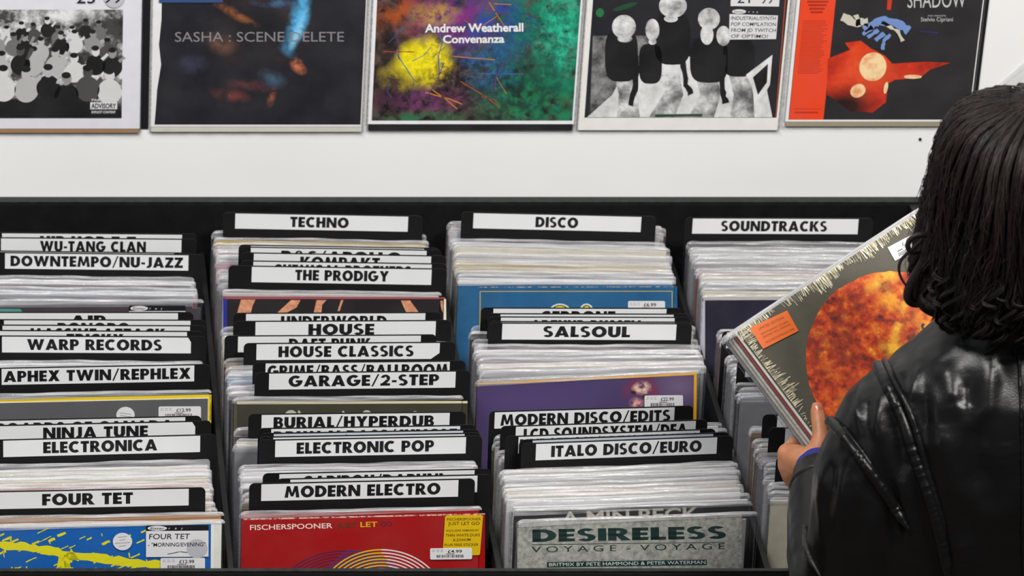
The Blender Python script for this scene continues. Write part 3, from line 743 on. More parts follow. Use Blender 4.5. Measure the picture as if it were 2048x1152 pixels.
def a(sh, d):
    red = ink(152, 10, 12)
    sh.poly([(487, 1200), (970, 1192), (970, 1029), (487, 1040)], red, d)
    worn = blobmat('worn_red_edge', [(.42, srgb(152, 10, 12)), (.55, srgb(225, 190, 170))], [], sh.loc, gscale=220)
    sh.poly([(487, 1040), (970, 1029), (970, 1026.5), (487, 1037)], worn, d + .0001)
    d += .0002
    sh.text('FISCHERSPOONER', (500, 1060), (665, 1056), 10.5, ink(225, 205, 195), d, bold=.012)
    sh.text('JUST', (675, 1056), (713, 1055), 10.5, ink(70, 50, 20), d, bold=.012)
    sh.text('LET', (721, 1054), (755, 1053.3), 10.5, ink(214, 176, 20), d, bold=.012)
    sh.text('GO', (761, 1053), (784, 1052.5), 10.5, ink(96, 22, 40), d, bold=.012)
    def arcs(cu, cv, A, B, n, step, cl, cr, split, dd):
        for k in range(n):
            ra, rb = A - k * step, B - k * step * B / A
            for q in range(60):
                a0, a1 = math.pi * q / 60, math.pi * (q + 1) / 60
                f = lambda an, e: (cu + (ra - e) * math.cos(an), cv - (rb - e) * math.sin(an))
                mid = f((a0 + a1) / 2, 0)
                sh.poly([f(a0, 0), f(a1, 0), f(a1, 2.7), f(a0, 2.7)], cl if mid[0] < split(mid[1]) else cr, dd)
    arcs(690, 1221, 150, 121, 13, 7.2, ink(92, 20, 62), ink(52, 50, 120), lambda v: 690 - (v - 1100) * 1.1, d)
    arcs(763, 1213, 131, 115, 13, 7.2, ink(206, 180, 40), ink(226, 205, 205), lambda v: 763 + (v - 1100) * .55, d + .0001)
def st1(sh, d):
    y = ink(206, 172, 14); br = ink(96, 52, 10)
    sh.slab([(885, 1112), (958, 1110), (960, 1107), (966, 1032), (962, 1029.5), (893, 1031), (890, 1034)], y, d - .0002, d)
    for word, u0, u1, v, cap in (('FISCHERSPOONER', 894, 962, 1041, 5.2), ('JUST LET GO', 896, 959, 1050, 6.5), ('INCLUDES REMIXES BY', 893, 958, 1063, 4), ('THIN WHITE DUKE', 891, 960, 1073, 5.5), ('& JOAKIM', 906, 941, 1082, 5), ('PLUS FREE STICKER', 889, 957, 1092, 5)):
        sh.text(word, (u0, v), (u1, v - .8), cap, br, d + .0001, bold=.01)
front(2, 477, 1017, -.021, .3175, srgb(152, 10, 12), 'red record with yellow sticker and concentric arcs, frontmost of the second column', a,
      [('yellow_sticker', st1), ('price_sticker', lambda sh, d: price(sh, 860, 1096.5, 944, 1119, -.012, '£4.99', d + .0002))])

def a(sh, d):
    blue = blobmat('sea_blue_print', [(.3, srgb(26, 80, 122)), (.7, srgb(38, 98, 144))], [], sh.loc, gscale=14)
    sh.poly([(953, 690), (1356, 690), (1354, 573), (953, 574)], blue, d)
    worn = blobmat('worn_blue_edge', [(.45, srgb(40, 95, 140)), (.6, srgb(190, 170, 150))], [], sh.loc, gscale=160)
    sh.poly([(953, 575.2), (1354, 574), (1354, 572.6), (953, 573.6)], worn, d + .0001)
    g = ink(206, 176, 50)
    sh.poly([(960, 583.5), (1345, 583), (1345, 581.8), (960, 582.3)], g, d + .0001)
    sh.poly([(959, 690), (960.5, 690), (961, 582.5), (959.6, 582.5)], g, d + .0001)
    sh.poly([(1343.6, 690), (1345, 690), (1345, 582), (1343.6, 582)], g, d + .0001)
    for u, w_ in ((1120, 17), (1173, 10)):
        sh.oval(u, 622, w_ + 4, 15, ink(200, 214, 190), d + .0001); sh.oval(u, 622, w_, 12, ink(20, 40, 60), d + .0002); sh.oval(u, 623, w_ - 2, 11, ink(232, 200, 40), d + .0003)
front(3, 912, 559, .004, .3145, srgb(32, 92, 136), 'sea-blue record with thin gold border line, third column', a,
      [('price_sticker', lambda sh, d: price(sh, 1256, 602, 1330, 628, 0, '£6.99', d))])
def a(sh, d):
    sh.poly([(955, 900), (1392, 890), (1394, 744), (955, 766)], ink(218, 160, 20), d)
    pm = blobmat('purple_print', srgb(66, 52, 92), [(1060, 800, 260, 60, 0, srgb(76, 60, 112), .8, 0), (1360, 775, 70, 50, 0, srgb(112, 92, 124), .9, 0),
         (1282, 790, 42, 48, 0, srgb(120, 30, 62), 2.2, 26), (1284, 776, 22, 16, 0, srgb(232, 196, 176), 2.4, 60), (1272, 806, 16, 12, 0, srgb(226, 160, 150), 2.2, 60), (1266, 786, 6, 5, 0, srgb(40, 10, 26), 2, 0), (1290, 792, 10, 6, 0, srgb(50, 14, 30), 2, 0)], sh.loc, wob=.01, wscale=40)
    sh.poly([(955, 900), (1386, 890), (1388, 750), (955, 770)], pm, d + .0001)
front(3, 946, 749, -.043, .3165, srgb(70, 56, 96), 'purple record with a mustard right edge and a price sticker, third column', a,
      [('price_sticker', lambda sh, d: price(sh, 1289, 791, 1366, 817, -.01, '£22.99', d))])
def a(sh, d):
    sh.text('A MIN BECK', (1122, 1050), (1400, 1040), 27, ink(120, 116, 110), d, bold=.035)
    sh.text('A MIN BECK', (1124, 1049), (1398, 1039), 26, ink(172, 166, 158), d + .0001, bold=.012)
front(3, 1021, 1010, -.03, .3195, srgb(44, 44, 46), 'charcoal record with pale capitals directly behind the grey mottled record', a)
def a(sh, d):
    gm = blobmat('grey_marbled_print', [(.35, srgb(118, 120, 112)), (.5, srgb(150, 150, 144)), (.68, srgb(172, 172, 164))], [], sh.loc, gscale=160)
    dk = ink(18, 46, 44)
    sh.poly([(1034, 1210), (1484, 1196), (1484, 1028), (1034, 1044)], gm, d)
    d += .0001
    sh.text('DESIRELESS', (1065, 1084), (1452, 1077), 25, dk, d, font='heavy')
    sh.poly([(1064, 1090), (1450, 1085), (1450, 1084), (1064, 1088.6)], dk, d)
    sh.text('V O Y A G E  -  V O Y A G E', (1063, 1105), (1450, 1098), 12.5, dk, d)
    sh.poly([(1094, 1135), (1414, 1130), (1413.5, 1119), (1094, 1124)], dk, d)
    sh.text('BRITMIX BY PETE HAMMOND & PETER WATERMAN', (1098, 1132.5), (1411, 1127.5), 7, ink(200, 205, 205), d + .0001)
front(3, 1030, 1031, -.032, .3125, srgb(130, 130, 124), 'grey mottled record with dark green capitals, frontmost of the third column', a, None, None, .303)

def a(sh, d):
    sh.poly([(1410, 760), (1836, 760), (1836, 600), (1410, 600)], blobmat('navy_print', [(.45, srgb(26, 26, 42)), (.75, srgb(44, 40, 60))], [], sh.loc, gscale=9), d)
    sh.poly([(1398, 760), (1410, 760), (1410, 600), (1403, 597)], ink(178, 178, 190), d)
    sh.poly([(1403, 600), (1836, 600), (1836, 596.5), (1403, 596)], ink(188, 186, 184), d + .0001)
front(4, 1399, 588, .0, .3165, srgb(30, 30, 48), 'dark navy record with a pale spine, right column back row', a)
def a(sh, d):
    sh.poly([(1476, 900), (1905, 900), (1905, 796), (1476, 796)], ink(58, 54, 54), d)
    sh.poly([(1490, 900), (1905, 900), (1905, 803), (1490, 803)], ink(8, 8, 10), d + .0001)
front(4, 1468, 786, .0, .3175, srgb(70, 66, 66), 'black record with a grey border, right column behind the hand', a)
front(4, 1528, 994, .0, .3175, srgb(196, 190, 170), 'cream record, frontmost of the right column beside the jacket sleeve')
# ------------------------------------------------------------------ the records shown on the wall
DW = 0.0065
def wz(v): return at_y(600, v, YW - DW).z
def wall_item(u0, u1, v_bot, label, build, pad=0.0):
    """a sleeved record flat on the wall between u0 and u1 at its lower edge"""
    x0, x1 = at_y(u0, v_bot, YW - DW).x, at_y(u1, v_bot, YW - DW).x; z0 = wz(v_bot)
    o = empty('display_record', ((x0 + x1) / 2, YW, z0))
    def loc(u, v):
        q = at_y(u, v, YW - DW); return (q.x - o.location.x, q.z - o.location.z)
    def ref(u, v, vr=250):                    # u read on the line v = vr
        return (at_y(u, vr, YW - DW).x - o.location.x, wz(v) - z0)
    build(o, loc, ref)
    return tag(o, label, 'record', 'records shown on the wall')
def plate(o, name, ref, u0, v0, u1, v1, m, d0, d1, bevel=0.0006):
    (xa, za), (xb, zb) = ref(u0, v1), ref(u1, v0)
    b = MB(); b.box(xa, xb, -d1, -d0, za, zb); return b.build(name, [m], o, bevel=bevel)
TOPV = -118
def sheet_ref(ref): return Sheet(ref)
def wrap(o, ref, u0, u1, vb):
    """clear outer sleeve: a thin rounded bag a little larger than the cover"""
    (xa, za), (xb, zb) = ref(u0, vb), ref(u1, TOPV - 6)
    me = sleeve_mesh(int(u0) + 7, W=xb - xa, H=zb - za, T=.0064, mats=(CLEAR, FOLD, SIDE, CLEAR), wav=.0003)
    c_ = kid(o, 'plastic_sleeve', me, o); c_.location = (xa, -.0034, za); return c_

def w1(o, loc, ref):
    plate(o, 'black_backing', ref, -135, TOPV, 297, 261, INK, .0004, .0016)
    plate(o, 'jacket', ref, -150, TOPV, 278, 267, ink(150, 118, 84), .0017, .0046)
    wrap(o, ref, -156, 283, 270)
    sh = Sheet(ref); sh.rect(-150, TOPV, 280, 258, ink(214, 214, 222), .0052)
    ph = blobmat('monochrome_photo', [(.38, .012), (.47, .06), (.52, .30), (.60, .72)],
        [(215, 60, 60, 60, 0, (.05, .05, .05), 1.6, 60), (60, 225, 320, 46, 0, (.008, .008, .009), 2.2, 0), (110, 30, 90, 22, 0, (.75, .75, .75), 1.2, 30)], loc, gscale=26)
    sh.rect(-130, 20, 243, 237, ph, .0053)
    r = random.Random(12); sk = [ink(g, g, g) for g in (70, 105, 140, 175, 205)]; dk = ink(18, 18, 20)
    for row, (vv, size) in enumerate(((50, 9), (78, 10.5), (110, 13), (150, 16))):
        for q in range(13 - 2 * row):
            u = -40 + q * (26 + 6 * row) + r.uniform(-7, 7); v = vv + r.uniform(-10, 10)
            if u > 225: continue
            m_ = r.choice(sk)
            sh.oval(u, v + size * 2.1, size * 1.5, size * 1.6, r.choice((dk, m_, m_)), .00532 + .00002 * row, rot=r.uniform(-.5, .5))
            sh.oval(u, v, size * .62, size * .8, m_, .00534 + .00002 * row, 14, r.uniform(-.4, .4))
            sh.oval(u - 1, v - size * .5, size * .6, size * .42, dk, .00535 + .00002 * row, 12)
            if r.random() < .7: sh.poly(ragged([(u + size, v + size * 1.3), (u + size * 2.1, v + size * r.uniform(-1, 2.4))], size * .5, r, 4), m_, .00536 + .00002 * row)
    sh.rect(-130, 222, 243, 237, dk, .0055)
    sh.rect(180, 205, 234, 219, PAPER, .0056)
    sh.text('PARENTAL', (183, 203), (231, 203), 5, PAPER, .0056, bold=.02)
    sh.text('ADVISORY', (182, 217), (232, 217), 10, INK, .0057, bold=.03)
    sh.text('EXPLICIT CONTENT', (183, 227), (231, 227), 5, PAPER, .0056, bold=.02)
    sh.build('cover_print', o)
    s2 = Sheet(loc); s2.oval(228, -10, 22, 26, ink(182, 182, 190), .0067)
    s2.text('23', (153, 6), (190, 6), 24, INK, .0069); s2.text('99', (207, 6), (243, 6), 24, INK, .0069)
    s2.rect(40, TOPV + 60, 262, -40, PAPER, .0066); s2.build('price_note', o)
wall_item(-150, 283, 270, 'black and white group photo record with PARENTAL ADVISORY box, leftmost on the wall', w1)

def w2(o, loc, ref):
    plate(o, 'jacket', ref, 302, TOPV, 724, 265, ink(196, 194, 184), .0008, .0046)
    wrap(o, ref, 298, 729, 268)
    sh = Sheet(ref); sh.rect(301, TOPV, 722, 254, ink(222, 222, 224), .0052)
    dark = blobmat('dark_smoke_print', [(.3, srgb(24, 24, 30)), (.7, srgb(33, 32, 39))], [
        (520, 60, 105, 95, 0, srgb(74, 52, 44), 1.0, 14), (520, 62, 76, 70, 0, srgb(28, 27, 32), 2.6, 0),
        (440, 84, 40, 26, .4, srgb(120, 84, 62), .8, 30), (470, 24, 60, 10, .5, srgb(150, 90, 50), 1.0, 40),
        (596, 40, 26, 75, .25, srgb(80, 170, 220), 2.0, 20), (600, 58, 12, 50, .35, srgb(160, 220, 245), 1.4, 26), (555, 6, 60, 12, .1, srgb(70, 110, 150), 1.2, 30),
        (572, 100, 36, 12, .6, srgb(60, 120, 160), 1.0, 30), (598, 132, 16, 22, -.7, srgb(196, 110, 74), 1.8, 40), (545, 158, 36, 20, .3, srgb(66, 90, 112), 1.0, 30),
        (545, 192, 10, 24, .3, srgb(150, 84, 60), 1.4, 60), (460, 194, 50, 18, .2, srgb(120, 60, 50), 1.0, 50), (500, 172, 60, 14, .1, srgb(96, 54, 54), .9, 40),
        (385, 130, 40, 24, 0, srgb(58, 62, 84), .9, 20)], loc, wob=.03, wscale=9)
    q = ragged([(318, 256), (314, 130), (322, 60), (318, TOPV)], 4, random.Random(4), 4)
    sh.poly([(309, 250), (721, 250), (721, TOPV), (319, TOPV), (319, 40), (315, 90), (320, 130), (313, 180), (311, 220)], dark, .0053)
    pale = ink(128, 126, 130)
    s2 = sh
    sh.build('cover_print', o)
    s3 = Sheet(loc)
    s3.text('SASHA : SCENE DELETE', (350, 84), (688, 83.5), 20.5, pale, .0055)
    s3.build('lettering', o)
    s4 = Sheet(loc); s4.slab([(318, 5), (446, 5), (446, -60), (318, -60)], ink(52, 76, 122), .0066, .0069); s4.build('shop_sticker', o)
wall_item(298, 729, 268, 'dark record with a blue and orange glow, second from left on the wall', w2)

def w3(o, loc, ref):
    plate(o, 'jacket', ref, 737, TOPV, 1146, 262, ink(22, 22, 24), .0008, .0046)
    wrap(o, ref, 732, 1151, 265)
    sh = Sheet(ref); sh.rect(735, TOPV, 1148, 249, ink(226, 226, 228), .0052)
    f = blobmat('foliage_print', [(.36, (.004, .003, .005)), (.5, (.05, .03, .03)), (.62, (.12, .07, .05))], [
        (1110, 90, 190, 260, 0, srgb(10, 120, 90), 2.2, 46), (1060, 200, 130, 90, 0, srgb(20, 130, 80), 1.5, 60), (1125, 60, 70, 130, 0, srgb(40, 190, 150), 1.4, 60),
        (975, 60, 110, 90, 0, srgb(40, 70, 150), 1.8, 50), (985, 130, 70, 80, 0, srgb(40, 110, 170), 1.2, 70), (900, 40, 120, 80, 0, srgb(120, 40, 120), 1.5, 40),
        (790, 30, 80, 60, 0, srgb(170, 80, 20), 1.3, 40), (870, 30, 60, 30, 0, srgb(190, 150, 50), 1.3, 60), (850, 125, 66, 60, 0, srgb(236, 214, 10), 3.0, 30), (800, 150, 50, 44, 0, srgb(190, 170, 30), 1.6, 50),
        (845, 200, 130, 34, 0, srgb(120, 50, 110), 1.2, 60), (850, 236, 130, 16, 0, srgb(40, 110, 70), 1.4, 60), (830, 120, 44, 44, 0, srgb(240, 222, 10), 2.4, 0),
        (930, 160, 190, 110, 0, (.006, .004, .010), 1.0, 110), (1040, 190, 150, 90, 0, (.004, .02, .016), 1.1, 80), (780, 190, 60, 60, 0, (.01, .005, .008), 1.0, 60), (780, 80, 60, 70, 0, (.012, .006, .005), 1.1, 50), (1090, 100, 120, 150, 0, (.003, .05, .04), 1.0, 100)], loc, gscale=60)
    sh.rect(743, TOPV, 1144, 242, f, .0053)
    r = random.Random(5); cols = [ink(150, 70, 40), ink(96, 50, 120), ink(60, 90, 150), ink(190, 120, 40), ink(40, 110, 90)]
    for k in range(34):
        u, v = r.uniform(760, 1010), r.uniform(0, 220); an = r.uniform(-1.7, 1.7); ln = r.uniform(30, 110)
        P = [(u, v), (u + ln * .5 * math.sin(an) + r.uniform(-9, 9), v + ln * .5 * math.cos(an)), (u + ln * math.sin(an), v + ln * math.cos(an))]
        if all(748 < p[0] < 1130 and -100 < p[1] < 240 for p in P): sh.poly(ragged(P, r.uniform(.9, 2.2), r, 5), r.choice(cols), .0054)
    sh.build('cover_print', o)
    s = Sheet(loc); wh = ink(226, 226, 226)
    s.text('Andrew Weatherall', (850, 65), (1047, 63), 17, wh, .0056, bold=.028); s.text('Convenanza', (886, 86.5), (1009, 85.5), 16, wh, .0056, bold=.028)
    s.build('lettering', o)
wall_item(732, 1151, 265, 'brightly coloured yellow, purple and green foliage record, middle of the wall row', w3)

def w4(o, loc, ref):
    plate(o, 'jacket', ref, 1158, TOPV, 1556, 262, ink(210, 208, 200), .0008, .0046)
    wrap(o, ref, 1153, 1561, 264)
    sh = Sheet(ref); sh.rect(1156, TOPV, 1556, 261, ink(224, 222, 218), .0052); sh.rect(1168, TOPV, 1552, 236, ink(30, 30, 36), .0053); sh.build('cover_print', o)
    s = Sheet(loc); wt = blobmat('pale_streak_print', [(.3, .42), (.6, .75)], [], loc, gscale=30)
    gr = blobmat('grey_grain_print', [(.35, .03), (.7, .30)], [], loc, gscale=60); hd = blobmat('soft_grey_print', [(.35, .12), (.5, .5), (.62, .75)], [], loc, gscale=34); bk = ink(16, 16, 18)
    d = .0054
    s.poly([(1186, 72), (1300, 72), (1290, 150), (1180, 228)], gr, d)
    s.poly([(1174, 235), (1225, 190), (1240, 160), (1300, 110), (1400, 115), (1500, 150), (1532, 170), (1545, 235)], wt, d + .0001)
    stripes = blobmat('striped_cloth_print', [(.38, .10), (.5, .35), (.6, .70)], [], loc, gscale=24)
    for x0, x1, x2 in ((1232, 1262, 14), (1320, 1355, -10), (1395, 1430, -6), (1462, 1495, 10)):
        s.poly([(x0 - 4, 150), (x1 + 4, 150), (x1 + 12, 190), (x1 + x2 + 4, 235), (x0 + x2 - 12, 235), (x0 + 6, 190)], stripes, d + .0002)
    for u, v, a_, b_ in ((1243, 112, 33, 52), (1301, 128, 23, 40), (1345, 78, 36, 52), (1418, 120, 38, 46), (1478, 116, 32, 38)):
        s.poly([(u + a_ * math.copysign(abs(math.cos(k)) ** .6, math.cos(k)), v - b_ * math.copysign(abs(math.sin(k)) ** .6, math.sin(k))) for k in [i * math.pi / 14 for i in range(28)]], bk, d + .0003)
    for P, w_ in (([(1268, 100), (1272, 170), (1258, 222)], 13), ([(1366, 110), (1372, 170), (1384, 194)], 12), ([(1446, 110), (1444, 180), (1452, 214)], 12), ([(1230, 110), (1216, 165)], 16)): s.poly(ragged(P, w_, random.Random(int(P[0][0])), 5), bk, d + .0004)
    for u, v, a_, b_ in ((1248, 54, 24, 24), (1305, 60, 14, 22), (1346, 12, 28, 24), (1418, 38, 22, 22), (1447, 72, 14, 20)): s.oval(u, v, a_, b_, hd, d + .0005)
    for u, v, a_, b_ in ((1250, 78, 15, 7), (1305, 84, 8, 6), (1342, 38, 14, 7), (1414, 70, 13, 20)): s.oval(u, v, a_, b_, hd, d + .0004)
    s.poly([(1492, 150), (1545, 110), (1540, 170), (1520, 205)], wt, d + .0004); s.poly([(1506, 155), (1536, 128), (1534, 165), (1516, 190)], bk, d + .0005)
    s.oval(1200, 26, 8, 9, ink(30, 110, 64), d + .0002); s.oval(1250, 14, 26, 5, ink(24, 70, 46), d + .0002, rot=.3)
    s.poly([(1310, 234), (1404, 233), (1405, 228), (1311, 229)], ink(30, 66, 50), d + .0006)
    s.poly([(1551, 235), (1552.5, 235), (1572, 0), (1570, 0)], ink(176, 70, 40), d + .0002)
    s.build('figure_print', o)
    n = Sheet(loc)
    n.slab([(1458, 79), (1552, 78), (1556, 31), (1459, 28)], PAPER, .0066, .0068)
    for q, line in enumerate(('INDUSTRIAL/SYNTH', 'POP COMPILATION', 'FROM JD TWITCH', 'OF OPTIMO!')): n.text(line, (1462, 39.5 + 12 * q), (1552 - (q == 3) * 16, 40 + 12 * q), 7.5, INK, .0069, bold=.006, shear=.1)
    n.slab([(1461, 12), (1558, 13), (1562, -60), (1464, -60)], PAPER, .0066, .0068); n.text('21', (1474, 6), (1500, 6), 22, INK, .0069); n.text('99', (1522, 7), (1546, 7), 22, INK, .0069)
    n.oval(1478, 23, 14, 4.5, PAPER, .0068); n.text('Sister', (1468, 25), (1488, 25), 4, INK, .0069)
    for q, ch in enumerate('ray'): n.text(ch, (1497 + q * 8, 25), (1500 + q * 8, 25), 3.5, PAPER, .0068)
    n.build('shop_note', o)
wall_item(1153, 1561, 264, 'black and white record with pale-headed dark figures, fourth from left on the wall', w4)

def w5(o, loc, ref):
    plate(o, 'black_backing', ref, 1572, TOPV, 1950, 255, INK, .0004, .0016)
    plate(o, 'jacket', ref, 1572, TOPV, 1938, 254, ink(150, 142, 120), .0017, .0046)
    wrap(o, ref, 1562, 1943, 258)
    sh = Sheet(ref); sh.rect(1570, TOPV, 1938, 244, ink(226, 224, 224), .0052); sh.rect(1576, TOPV, 1936, 240, ink(34, 33, 35), .0053)
    sh.rect(1577, TOPV, 1646, 240, ink(226, 66, 26), .0054)
    r = random.Random(9); dr = ink(166, 40, 20)
    for q in range(30):
        v = 42 + q * 4.0
        if v < 150: sh.rect(1585, v, 1636 - r.uniform(0, 12), v + 1.3, dr, .0055)
    sh.rect(1584, 218, 1640, 219, dr, .0055); sh.rect(1586, 224, 1634, 227, dr, .0055)
    for q in range(4): sh.rect(1590 + 3 * q, 2 + q * 7, 1632 - 3 * q, 6 + q * 7, dr, .0055)
    sh.build('cover_print', o)
    s = Sheet(loc); red = blobmat('red_pool_print', [(.3, srgb(120, 20, 8)), (.5, srgb(196, 44, 16)), (.7, srgb(230, 80, 30))], [(1745, 140, 60, 50, 0, srgb(236, 90, 40), .9, 0), (1690, 215, 80, 50, 0, srgb(40, 14, 8), 1.4, 0)], loc, gscale=16)
    d = .0056
    s.poly([(1656, 118), (1700, 100), (1690, 86), (1722, 82), (1740, 96), (1770, 112), (1785, 128), (1850, 124), (1902, 126), (1860, 140), (1840, 156), (1790, 160), (1776, 168), (1772, 205), (1745, 226), (1700, 222), (1654, 190)], red, d)
    cream = blobmat('cream_patch_print', [(.35, srgb(216, 120, 70)), (.55, srgb(240, 210, 160))], [], loc, gscale=34)
    s.oval(1746, 134, 27, 29, cream, d + .0001, rot=-.3); s.oval(1716, 182, 16, 13, cream, d + .0001, rot=.5); s.oval(1826, 154, 18, 4, cream, d + .0001); s.oval(1772, 176, 4, 12, cream, d + .0001, rot=-.2)
    bl, wt = ink(110, 140, 196), ink(196, 190, 176)
    for P, w_, m_ in (([(1728, 60), (1760, 40), (1800, 50), (1822, 66)], 15, bl), ([(1726, 70), (1750, 50)], 8, bl), ([(1736, 76), (1762, 56)], 8, bl), ([(1752, 82), (1772, 62)], 8, bl), ([(1766, 100), (1768, 82), (1784, 66)], 7, bl),
                      ([(1684, 34), (1712, 46), (1742, 44)], 17, wt), ([(1712, 30), (1720, 60)], 10, wt), ([(1764, 44), (1796, 62), (1808, 88)], 7, wt)): s.poly(ragged(P, w_, random.Random(int(P[0][0])), 5), m_, d + .0002)
    s.poly([(1774, 20), (1782, 20), (1787, -20), (1776, -20)], ink(196, 50, 20), d + .0002)
    s.build('picture_print', o)
    t = Sheet(loc); wh = ink(190, 190, 188)
    t.text('SHADOW', (1815, 16), (1932, 15), 34, wh, d + .0002); t.text('Stelvio Cipriani', (1842, 43), (1906, 43), 8.5, wh, d + .0002); t.text('music composed by', (1856, 33), (1892, 33), 3.5, wh, d + .0002)
    t.poly([(1840, 62), (1876, 65), (1876, 67), (1840, 64)], ink(50, 44, 120), d + .0002); t.build('lettering', o)
wall_item(1562, 1943, 258, 'black record with orange side strip and red pool shape, rightmost on the wall', w5)
# a loose clear bag corner by the head and a nail
P0 = at_y(1984, 196, YW - .003)
cb = empty('plastic_bag', (P0.x, YW - .003, P0.z), (0, -math.radians(46), 0))
me = sleeve_mesh(77, W=.30, H=.30, T=.003, mats=(HAZE, FOLD, SIDE, HAZE), wav=.0003); kid(cb, 'bag', me, cb).location = (-.005, 0, -.29)
tag(cb, 'clear plastic bag hanging on the white wall beside the hair', 'plastic bag')
q = at_y(1840, 278, YW)
b = MB(); n = 10
b.add([(.0022 * math.cos(i * 2 * math.pi / n), -.002, .0022 * math.sin(i * 2 * math.pi / n)) for i in range(n)] + [(.0022 * math.cos(i * 2 * math.pi / n), .0005, .0022 * math.sin(i * 2 * math.pi / n)) for i in range(n)],
      [tuple(range(n)), tuple(range(2 * n - 1, n - 1, -1))] + [(i, (i + 1) % n, n + (i + 1) % n, n + i) for i in range(n)])
o = b.build('nail', [INK]); o.location = (q.x, YW, q.z); tag(o, 'small dark nail head in the white wall below the rightmost record', 'nail')
# ------------------------------------------------------------------ the held records
K0 = 5.20
C0 = at_dist(1476, 663, K0)                    # left corner of the front cover
NRM = Vector((0.10, -math.cos(math.radians(46)), math.sin(math.radians(46)))).normalized()   # the covers face her
E1 = (at_plane(1822, 434, C0, NRM) - C0).normalized()
EY = -NRM
EZ = E1.cross(EY).normalized()                 # up along the cover
def held_matrix(off, dx, dz):
    """frame whose origin is the lower left corner of the cover"""
    o = C0 - EZ * 0.315 - NRM * off + E1 * dx + EZ * dz
    return Matrix(((E1.x, EY.x, EZ.x, o.x), (E1.y, EY.y, EZ.y, o.y), (E1.z, EY.z, EZ.z, o.z), (0, 0, 0, 1)))
def hloc(off):
    M = held_matrix(0, 0, 0); inv = M.inverted(); p = C0 + NRM * off
    def f(u, v):
        q = inv @ at_plane(u, v, p, NRM); return (q.x, q.z)
    return f
def held(i, label, jcol, off, dx, dz, sleeve=True):
    M = held_matrix(off, dx, dz)
    o = empty('vinyl_record', M.to_translation(), M.to_euler())
    j = kid(o, 'jacket', jacket_mesh(w=.315, h=.315, x0=0, z0=0, t=.0034), o, jcol)
    if sleeve:
        s = kid(o, 'plastic_sleeve', sleeve_mesh(300 + i, W=.324, H=.324, T=.0050, strip=.006, wav=.0002), o); s.location = (-.0045, 0, -.004)
    return tag(o, label, 'record', 'records held in the hand')
h0 = held(0, 'record with an orange sun on a dark cover, frontmost of the held stack', srgb(84, 80, 66), .0017, 0, 0, False)
SUN = blobmat('fiery_print', [(.34, srgb(70, 18, 6)), (.44, srgb(146, 38, 8)), (.52, srgb(188, 60, 8)), (.60, srgb(206, 96, 12)), (.70, srgb(226, 160, 40))],
    [(1770, 560, 60, 24, 0, srgb(236, 170, 44), 1.8, 30), (1785, 596, 44, 34, .5, srgb(232, 150, 30), 2.0, 36), (1800, 640, 70, 16, -.7, srgb(238, 176, 50), 2.0, 40), (1850, 650, 70, 60, 0, srgb(226, 140, 24), 1.4, 34),
     (1690, 690, 40, 110, .4, srgb(110, 30, 8), 1.3, 44), (1640, 690, 40, 120, .2, srgb(92, 26, 10), 1.2, 44), (1790, 690, 40, 30, 0, srgb(236, 170, 40), 1.7, 34), (1720, 790, 60, 34, .3, srgb(214, 120, 20), 1.4, 40), (1700, 610, 50, 40, .3, srgb(120, 36, 8), 1.2, 40)], hloc(.0019), rough=.6, gscale=62, wob=.03, wscale=14)
DUSK = blobmat('dusky_cover_print', [(.3, srgb(54, 52, 43)), (.7, srgb(78, 74, 60))], [(1809, 734, 250, 230, 0, srgb(100, 56, 24), .7, 0)], hloc(.0019), rough=.6, gscale=9)
sh = Sheet(hloc(.0019))
sh.poly([(0, 0), (.315, 0), (.315, .315), (0, .315)], DUSK, .0019, px=False)
cs = (.157, .157); n = 96
rr = random.Random(2)
sh.poly([(cs[0] + (.131 + rr.uniform(-.0008, .0014)) * math.cos(2 * math.pi * i / n), cs[1] + (.131 + rr.uniform(-.0008, .0014)) * math.sin(2 * math.pi * i / n)) for i in range(n)], SUN, .0021, px=False)
sh.build('cover_print', h0).location = (0, 0, 0)
t_ = Sheet(lambda a, b_: (a, b_)); W_, ps = sans('f', .01)
fx, fz = hloc(.0022)(1857, 678)
for p in ps: t_.poly([(fx + x * .022, fz + y * .022) for x, y in p], INK, .0023, px=False)
t_.build('lettering', h0)
# crinkled shrink wrap: clear in the middle, puckered along the edges
PUCK = plastic('puckered_wrap_glints', 0.25, 0.85, (0.80, 0.72, 0.50), 0.18, 0.6, (9, 9, 9), 10)  # gold reflections on the clear wrap are put into the pucker colour
def wrapmesh():
    r = random.Random(8); q = Sheet(lambda a, b_: (a, b_)); N = 230
    for side in range(4):
        for i in range(N):
            a, b_ = .315 * i / N, .315 * (i + 1) / N
            dense = .5 + .9 * noise.noise((i * .035, side * 9.3, 0))
            if r.random() > .35 + dense: continue
            w_ = .004 + .020 * max(0, dense) * r.uniform(.2, 1); k = r.uniform(-.0035, .0035); b_ = a + (b_ - a) * r.uniform(.5, 1.1)
            z0, z1 = .0027 + r.uniform(0, .0006), .0027 + r.uniform(0, .0006)
            base = len(q.v)
            P = {0: ((a, .315), (b_, .315), (b_ + k, .315 - w_), (a + k, .315 - w_)), 1: ((0, a), (0, b_), (w_, b_ + k), (w_, a + k)),
                 2: ((a, 0), (b_, 0), (b_ + k, w_), (a + k, w_)), 3: ((.315, a), (.315, b_), (.315 - w_, b_ + k), (.315 - w_, a + k))}[side]
            q.v += [(P[0][0], -z0, P[0][1]), (P[1][0], -z1, P[1][1]), (P[2][0], -z1, P[2][1]), (P[3][0], -z0, P[3][1])]
            q.f.append((base, base + 1, base + 2, base + 3)); q.mi.append(q.m(PUCK))
    return q.build('shrink_wrap', h0)
wrapmesh()
st = Sheet(hloc(.0036)); og = ink(214, 98, 26)
st.slab([(1527, 697), (1598, 661), (1575, 620), (1500, 655)], og, .0034, .0036)
dk = ink(120, 44, 16)
